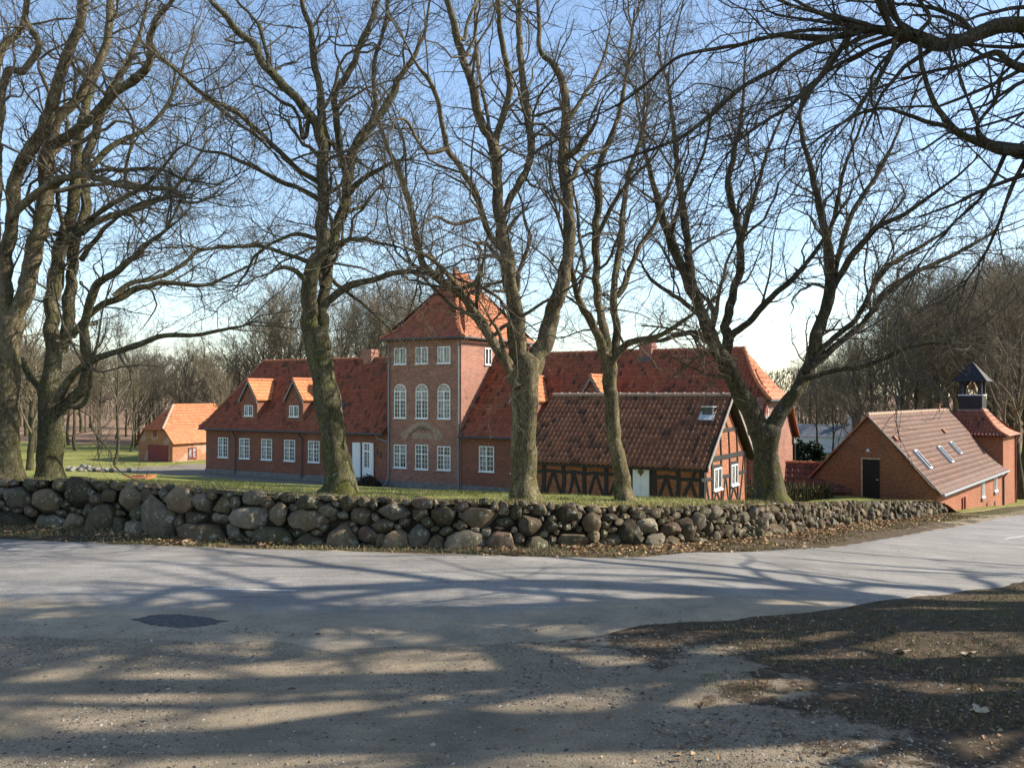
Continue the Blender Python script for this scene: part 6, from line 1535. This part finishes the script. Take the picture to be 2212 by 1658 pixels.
# ------------------------------------------------------------------ trees that are built once and then copied
def make_tree(seed, h=15.0, spread=1.0, fork=.32, rtrunk=.26, lean=0.0, kind='wood', tw=1.0, sides=7):
    rng = np.random.default_rng(seed)
    zs = np.linspace(0, h * .8, 9); tr = np.stack([np.cumsum(rng.normal(0, .10, 9)) + lean * zs, np.cumsum(rng.normal(0, .10, 9)), zs, rtrunk * (1 - .82 * zs / zs[-1])], 1)
    tr[0, :2] = 0
    C = crspline(tr, .5)
    trunk = limb_mesh('trunk', C, M_BARK_D, 9, rng, True)
    P = resampleK(C, 16)[None]
    n1 = int(15 * spread) + 5
    g1, r1 = grow(P[..., :3], P[..., 3], 0, h * .36 * (.8 + .2 * spread), 9, rng, angle=42 if kind == 'wood' else 52, wig=.10, up=.13, tmin=fork, n_each=n1, rk=.62, rmin=.03)
    g2, r2 = grow(g1, r1, 1.35, h * .17, 6, rng, angle=42, wig=.16, up=.12, tmin=.12, rk=.55, rmin=.016 * tw)
    g3, r3 = grow(g2, r2, 1.9, h * .085, 5, rng, angle=40, wig=.2, up=.09, tmin=.1, rk=.6, rmin=.0085 * tw)
    g4, r4 = grow(g3, r3, 2.2, h * .045, 3, rng, angle=40, wig=.25, up=.08, tmin=.1, rk=.7, rmin=.0065 * tw)
    V, Q = merge([tubes(g1, r1, 5), tubes(g2, r2, 3), tubes(g3, r3, 3), tubes(g4, r4, 3)])
    return trunk, (V, Q), C
protos = []
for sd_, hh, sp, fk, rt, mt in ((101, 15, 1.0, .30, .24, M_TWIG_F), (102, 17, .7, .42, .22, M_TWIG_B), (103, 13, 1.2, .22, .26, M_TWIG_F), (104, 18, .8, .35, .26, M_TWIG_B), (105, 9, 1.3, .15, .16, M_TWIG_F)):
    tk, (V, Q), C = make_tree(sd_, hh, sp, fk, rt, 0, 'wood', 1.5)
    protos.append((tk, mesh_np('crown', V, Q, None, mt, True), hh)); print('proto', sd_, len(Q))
def put_tree(name, label, group, x, y, hgt, v, rot=None, z=None, r=np.random.default_rng(900)):
    tk, cr, hh = protos[v]; s_ = hgt / hh
    zz = float(rear_z2(np.array([x]), np.array([y]))[0]) if z is None else z
    t = thing(name, label, 'tree', (x, y, zz - .15), r.uniform(0, 6.28) if rot is None else rot, group)
    t.scale = (s_ * r.uniform(.9, 1.1), s_ * r.uniform(.9, 1.1), s_)
    link('trunk', tk, t); link('crown', cr, t)
    return t
# unseen sun-side trees right of the frame, thickened and lined up to shade the road
def make_shade_tree(seed, h):
    rng = np.random.default_rng(seed)
    C = crspline(np.stack([np.cumsum(rng.normal(0, .2, 8)), np.cumsum(rng.normal(0, .2, 8)), np.linspace(0, h * .85, 8), np.linspace(.58, .20, 8)], 1), .5)
    P = resampleK(C, 16)[None]
    g1, r1 = grow(P[..., :3], P[..., 3], 0, h * .42, 10, rng, angle=50, wig=.16, up=.12, tmin=.25, n_each=9, rk=.62, rmin=.07, rtip=.3)
    g2, r2 = grow(g1, r1, .55, h * .2, 8, rng, angle=46, wig=.22, up=.08, tmin=.15, rk=.6, rmin=.035)
    g3, r3 = grow(g2, r2, .5, h * .08, 5, rng, angle=44, wig=.26, up=.06, tmin=.15, rk=.6, rmin=.016)
    V, Q = merge([tubes(g1, r1, 6), tubes(g2, r2, 4), tubes(g3, r3, 3)])
    return limb_mesh('trunk', C, M_BARK_D, 10, rng, True), mesh_np('crown', V, Q, None, M_TWIG_D, True), h
n0 = len(protos)
for sd_, hh in ((211, 18), (212, 17), (213, 19)): protos.append(make_shade_tree(sd_, hh))
for k, (x, y, h_, v) in enumerate(((15, 13.7, 18, 0), (19, 14.6, 18, 1), (17, 13.1, 17, 2), (14, 10.5, 17, 1), (18, 10.3, 18, 0), (16, 8.9, 17, 2), (27, 17.6, 17, 0), (34, 19.4, 18, 1))):
    put_tree('shade_tree', 'bare roadside tree outside the right edge casting dappled shade on the road', 'shade trees right of the frame', x, y, h_, n0 + v, z=float(Fz(x, y)))
rb = np.random.default_rng(41)
def at_px(x, Y): return (x - CX) / FPX * Y
used = []
LAB = [('wood_tree', 'bare tree in the brown wood beyond the lawn at left', 'trees of the wood at left'), ('park_tree', 'tall bare tree rising behind the manor roof', 'tall trees behind the manor'), ('slope_tree', 'bare tree in the dark wooded slope behind the bell tower', 'trees on the slope at right')]
# left wood
for k in range(62):
    x = rb.uniform(-60, 545); Y = rb.uniform(98, 150) if k > 16 else rb.uniform(86, 104)
    v = int(rb.choice([0, 1, 2, 3, 4])); h_ = rb.uniform(9.0, 12.5) * (1 if Y < 110 else 1.15) * (.75 if v == 4 else 1)
    if 290 < x < 470 and Y < 100: continue
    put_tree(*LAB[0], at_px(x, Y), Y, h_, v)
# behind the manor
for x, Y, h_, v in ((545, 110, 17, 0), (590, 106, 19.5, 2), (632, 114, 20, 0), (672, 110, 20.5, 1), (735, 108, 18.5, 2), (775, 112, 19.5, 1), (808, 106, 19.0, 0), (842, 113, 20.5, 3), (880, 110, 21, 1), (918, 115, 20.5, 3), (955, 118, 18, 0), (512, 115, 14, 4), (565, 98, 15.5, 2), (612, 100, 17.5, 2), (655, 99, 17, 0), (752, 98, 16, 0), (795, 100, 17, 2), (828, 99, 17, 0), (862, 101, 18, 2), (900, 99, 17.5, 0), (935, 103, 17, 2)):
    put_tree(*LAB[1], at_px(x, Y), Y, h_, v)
# right slope
for k in range(56):
    x = rb.uniform(1730, 2330); Y = rb.uniform(74, 125) if k > 12 else rb.uniform(66, 80)
    if x < 1850 and Y < 130 and k % 3: Y = rb.uniform(128, 150)
    v = int(rb.choice([0, 1, 3, 2])); top = np.interp(x, [1700, 1790, 1880, 2000, 2120, 2260], [800, 760, 660, 600, 580, 560]) + rb.uniform(-25, 70)
    X_ = at_px(x, Y); zz = float(rear_z2(np.array([X_]), np.array([Y]))[0]); h_ = EYE + (851 - top) * Y / FPX - zz
    if h_ < 4: continue
    put_tree(*LAB[2], X_, Y, h_, v)
# individual trees the photograph sets apart
put_tree('lawn_tree', 'slender upright tree alone on the lawn left of the ochre outbuilding', None, at_px(248, 76), 76, 13.5, 1)
put_tree('crooked_tree', 'small crooked dark tree on the lawn behind the stone heap', None, at_px(212, 80), 80, 5.5, 4)
put_tree('edge_tree', 'stout tree at the right photo edge beside the bell tower', None, at_px(2205, 62), 62, 15, 2, z=-4.5)
put_tree('mossy_tree', 'short mossy tree just behind the apex of the brick house', None, at_px(1868, 64), 64, 7.5, 4)
put_tree('leaning_tree', 'dark two-stemmed tree between the two big trunks at far left', None, at_px(66, 60), 60, 12, 2)
# far wood mass closing the horizon
rng8 = np.random.default_rng(8); n = 46000
th = rng8.uniform(R(-38), R(38), n); Y = rng8.uniform(150, 215, n) / np.cos(th) ** .3
X = np.tan(th) * Y; px_ = CX + FPX * np.tan(th)
topy = np.interp(px_, [-300, 0, 250, 450, 700, 1000, 1300, 1650, 1750, 1850, 2300, 2600], [740, 752, 765, 772, 790, 800, 815, 795, 790, 775, 745, 740]) + 16 * (vnoise(px_, 0 * px_, 34, 4) - .5) * 2 + 10 * (vnoise(px_, 0 * px_, 11, 5) - .5)
topz = EYE + (851 - topy) * Y / FPX; botz = -6.5
f = rng8.random(n) ** .9; Zc = botz + (topz - botz) * f
L_ = rng8.uniform(.6, 1.7, n) * (1.1 - .5 * f); ph = rng8.uniform(0, 6.28, n); tl = rng8.normal(0, .45, n) + .2
D = np.stack([np.cos(ph) * np.sin(tl), np.sin(ph) * np.sin(tl), np.cos(tl)], 1) * L_[:, None]; C = np.stack([X, Y, Zc], 1)
wd_ = rng8.uniform(.03, .10, n)[:, None]; sx = np.stack([np.cos(th), -np.sin(th), 0 * th], 1)
V = np.stack([C - D - sx * wd_, C - D + sx * wd_, C + D + sx * .02 + rng8.normal(0, .3, (n, 3))], 1).reshape(-1, 3)
tt_ = np.repeat(np.array([.085, .07, .05]) * rng8.uniform(.6, 1.35, (n, 1)) * np.where(rng8.random((n, 1)) < .2, np.array([[1.1, 1.15, .75]]), 1.0), 3, 0)
link('far_wood', mesh_np('far_wood', V, None, np.arange(3 * n).reshape(-1, 3), M_LEAF, False, tt_), kind='stuff')

# ------------------------------------------------------------------ small ground cover
r6 = np.random.default_rng(66)
def scatter_faces(P, size, tilt, rng, shape='leaf'):
    n = len(P); a = rng.uniform(0, 6.28, n); t = rng.normal(0, tilt, n); t2 = rng.normal(0, tilt, n)
    X = np.stack([np.cos(a), np.sin(a), t], 1); Yv = np.stack([-np.sin(a), np.cos(a), t2], 1)
    s_ = size[:, None]
    up = np.array([0, 0, 1.0])
    if shape == 'leaf':                                              # curled leaf: two faces folded along the midrib
        A = P - X * s_; B = P + X * s_; C = P + Yv * s_ * .62 + up * s_ * .35; D = P - Yv * s_ * .62 + up * s_ * rng.uniform(.1, .5, (n, 1))
        V = np.stack([A, C, B, D], 1).reshape(-1, 3); b = np.arange(n)[:, None] * 4
        return V, np.concatenate([b + [[0, 2, 1]], b + [[0, 3, 2]]])
def front_h(x, y):
    return Fz(x, y) + .02 * (vnoise(x, y, .9, 3) - .5) + .05 * sstep(4, 9, x) * (vnoise(x, y, 1.6, 4))
LP = np.array([(.32, .20, .10), (.24, .13, .06), (.42, .30, .17), (.16, .09, .05), (.36, .24, .15)])
# dry leaves in the verge at the foot of the wall, thicker towards the right
n = 9000; s_ = SL * r6.random(n) ** .9; Pp, T = wpt(s_); N_ = np.stack([T[:, 1], -T[:, 0]], 1); N_[(N_ * Pp[:, :2]).sum(1) > 0] *= -1
d = np.abs(r6.normal(0, .55, n)) + .05; keep = (vnoise(s_, d, .9, 21) > .56 - .32 * sstep(-4, 4, Pp[:, 0])) & (Pp[:, 0] > -13)
x = Pp[:, 0] + N_[:, 0] * d; y = Pp[:, 1] + N_[:, 1] * d; x, y = x[keep], y[keep]
P = np.stack([x, y, front_h(x, y) + .015 + .03 * r6.random(len(x))], 1)
V, Tq = scatter_faces(P, r6.uniform(.025, .06, len(P)), .35, r6)
tt_ = np.repeat(LP[r6.integers(len(LP), size=len(P))] * r6.uniform(.6, 1.3, (len(P), 1)), 4, 0)
link('dry_leaves', mesh_np('dry_leaves', V, None, Tq, M_LEAF, False, tt_), kind='stuff')
# scattered leaves over the near verge
n = 2600; y = r6.uniform(5.8, 12, n); x = r6.uniform(-.5, .68, n) * y; keep = (x > 1.2 + .6 * r6.normal(size=n)) & (near_dist(np.stack([x, y], 1), NEs[::3]) < -.05); x, y = x[keep], y[keep]
P = np.stack([x, y, front_h(x, y) + .012], 1); V, Tq = scatter_faces(P, r6.uniform(.012, .035, len(P)), .3, r6)
tt_ = np.repeat(LP[r6.integers(len(LP), size=len(P))] * r6.uniform(.5, 1.0, (len(P), 1)), 4, 0)
link('leaf_litter', mesh_np('leaf_litter', V, None, Tq, M_LEAF, False, tt_), kind='stuff')
# a few single large leaves on the near grass
for (lx, ly) in ((2110, 1535), (1945, 1397), (2090, 1402)):
    Y_ = EYE * FPX / (ly - 851.0); X_ = (lx - CX) / FPX * Y_; z_ = float(front_h(np.array([X_]), np.array([Y_]))[0]) + .03
    b = MB(); L_ = .085
    o_ = [(math.cos(q) * L_ * (1 + .35 * math.cos(5 * q)), math.sin(q) * L_ * .8 * (1 + .35 * math.cos(5 * q)), .02 * math.sin(3 * q)) for q in np.linspace(0, 6.28, 21)[:-1]]
    b.prism(o_, (0, 0, .004)); me = b.mesh('fallen_leaf', M_LEAF); at_ = me.attributes.new('tint', 'FLOAT_COLOR', 'POINT'); at_.data.foreach_set('color', np.tile([.42, .33, .22, 1], len(me.vertices)).astype(np.float32))
    o = link('fallen_leaf', me, None, (X_, Y_, z_), (.2, -.15, lx)); tag(o, {2110: 'curled pale leaf on the dark ground at lower right', 1945: 'pale leaf lying on worn grass in the sun, nearest the asphalt', 2090: 'dry leaf on worn grass close to the right edge'}[lx], 'leaf')
# gravel: little stones pressed into the sandy ground
n = 60000; y = 5.6 + 6.4 * r6.random(n) ** 1.25; x = r6.uniform(-.66, .66, n) * y
dens = .25 + 1.1 * sstep(.42, .7, vnoise(x, y, 1.3, 31)) + .7 * (1 - sstep(6.0, 7.4, y)) + .5 * np.exp(-((y - 10.2) / .5) ** 2)
keep = (r6.random(n) < dens * .62) & (x < 4.2 + r6.normal(0, .8, n)); x, y = x[keep], y[keep]; n = len(x)
on = near_dist(np.stack([x, y], 1), NEs[::3]) > 0
z_ = front_h(x, y); 
zr = Fz(x, y) + .06; z_ = np.where(on, zr, z_)
s_ = np.clip(r6.lognormal(-5.0, .5, n), .003, .03)
oct_ = np.array([(1, 0, 0), (0, 1, 0), (-1, 0, 0), (0, -1, 0), (0, 0, 1), (.7, .7, -.3), (-.7, .7, -.3), (-.7, -.7, -.3), (.7, -.7, -.3)], float)
of = np.array([(0, 1, 4), (1, 2, 4), (2, 3, 4), (3, 0, 4), (0, 5, 1), (1, 6, 2), (2, 7, 3), (3, 8, 0)])
a = r6.uniform(0, 6.28, n); ca, sa = np.cos(a), np.sin(a); el = r6.uniform(.7, 1.6, n)
V = oct_[None] * (1 + r6.normal(0, .16, (n, 9, 1))) * s_[:, None, None] * np.stack([el, 1 / el, .55 + 0 * el], 1)[:, None]
V = np.stack([V[..., 0] * ca[:, None] - V[..., 1] * sa[:, None], V[..., 0] * sa[:, None] + V[..., 1] * ca[:, None], V[..., 2]], -1) + np.stack([x, y, z_ + s_ * .12], 1)[:, None]
PG = np.array([(.20, .17, .135), (.12, .105, .09), (.26, .22, .17), (.31, .28, .24), (.085, .075, .065), (.23, .175, .125), (.10, .08, .06)])
tt_ = np.repeat(PG[r6.integers(len(PG), size=n)] * r6.uniform(.7, 1.2, (n, 1)), 9, 0)
link('gravel', mesh_np('gravel', V.reshape(-1, 3), None, (np.arange(n)[:, None, None] * 9 + of[None]).reshape(-1, 3), M_PEBBLE, False, tt_), kind='stuff')
# grass blades
def blades(name, x, y, z, h, wd, cols, rng):
    n = len(x); a = rng.uniform(0, 6.28, n); ln = rng.normal(0, .45, (n, 2))
    B = np.stack([x, y, z], 1); sx = np.stack([np.cos(a), np.sin(a), 0 * a], 1) * wd[:, None]
    Tp = B + np.stack([ln[:, 0] * h, ln[:, 1] * h, h], 1)
    V = np.stack([B - sx, B + sx, Tp], 1).reshape(-1, 3)
    tt = np.repeat(cols[rng.integers(len(cols), size=n)] * rng.uniform(.65, 1.3, (n, 1)), 3, 0)
    return link(name, mesh_np(name, V, None, np.arange(3 * n).reshape(-1, 3), M_BLADE, False, tt), kind='stuff')
GC = 1.15 * np.array([(.14, .17, .035), (.18, .20, .05), (.22, .22, .07), (.29, .25, .10)]); GD = np.array([(.42, .34, .18), (.33, .27, .13), (.20, .19, .065), (.16, .17, .05)])
n = 60000; s_ = SL * r6.random(n); Pp, T = wpt(s_); N_ = np.stack([T[:, 1], -T[:, 0]], 1); N_[(N_ * Pp[:, :2]).sum(1) < 0] *= -1
d = .35 + 7 * r6.random(n) ** 1.6; x = Pp[:, 0] + N_[:, 0] * d; y = Pp[:, 1] + N_[:, 1] * d
z_ = rear_z2(x, y); lush = sstep(.35, .65, vnoise(x, y, 1.0, 44)); h = (.03 + .05 * r6.random(n)) * (1 + .9 * np.exp(-d / .5)) * (.6 + .6 * lush)
m = d < 1.5 + r6.normal(0, .5, n)
blades('bank_grass', x[~m], y[~m], z_[~m] - .01, h[~m], .006 + .004 * r6.random((~m).sum()), GC, r6)
blades('dry_grass', x[m], y[m], z_[m] - .01, h[m] * 1.3, .006 + .004 * r6.random(m.sum()), GD, r6)
# tufts growing over the wall top
n = 5200; s_ = SL * r6.random(n); keep = vnoise(s_, 0 * s_, .8, 47) > .45; s_ = s_[keep]; n = len(s_); Pp, T = wpt(s_); N_ = np.stack([T[:, 1], -T[:, 0]], 1); N_[(N_ * Pp[:, :2]).sum(1) < 0] *= -1
d = r6.uniform(.15, .5, n); blades('wall_top_grass', Pp[:, 0] + N_[:, 0] * d, Pp[:, 1] + N_[:, 1] * d, Pp[:, 2] + Pp[:, 3] - .12, .08 + .12 * r6.random(n), .007 + .003 * r6.random(n), GD, r6)
# verge at the foot of the wall and the worn grass at lower right
n = 34000; s_ = SL * r6.random(n); Pp, T = wpt(s_); N_ = np.stack([T[:, 1], -T[:, 0]], 1); N_[(N_ * Pp[:, :2]).sum(1) > 0] *= -1
d = 1.5 * r6.random(n) ** 1.2 + .02; x = Pp[:, 0] + N_[:, 0] * d; y = Pp[:, 1] + N_[:, 1] * d
keep = (vnoise(x, y, .7, 51) > .40) & (near_dist(np.stack([x, y], 1), FEs[::3]) > .08); x, y = x[keep], y[keep]
blades('verge_grass', x, y, front_h(x, y) - .005, .03 + .06 * r6.random(len(x)), .006 + .003 * r6.random(len(x)), GD * np.array([.8, .8, .8]), r6)
n = 26000; y = r6.uniform(5.6, 19, n); x = r6.uniform(.2, .66, n) * y
dn = near_dist(np.stack([x, y], 1), NEs[::3]); keep = (dn < -.25) & (vnoise(x, y, .8, 53) + .45 * sstep(2.4, 6, x) > .62); x, y = x[keep], y[keep]
blades('worn_grass', x, y, front_h(x, y) - .006, .02 + .05 * r6.random(len(x)), .004 + .003 * r6.random(len(x)), np.array([(.20, .17, .08), (.13, .13, .045), (.09, .11, .03), (.26, .21, .11), (.16, .12, .07)]), r6)
n = 30000; x = r6.uniform(15, 30, n); y = r6.uniform(28, 60, n); df = near_dist(np.stack([x, y], 1), FEs[::3]); keep = (df > .3) & (df < 5) ; x, y = x[keep], y[keep]
blades('right_verge_grass', x, y, Fz(x, y) - .005, .04 + .05 * r6.random(len(x)), .010 + .004 * r6.random(len(x)), GC * 1.1, r6)
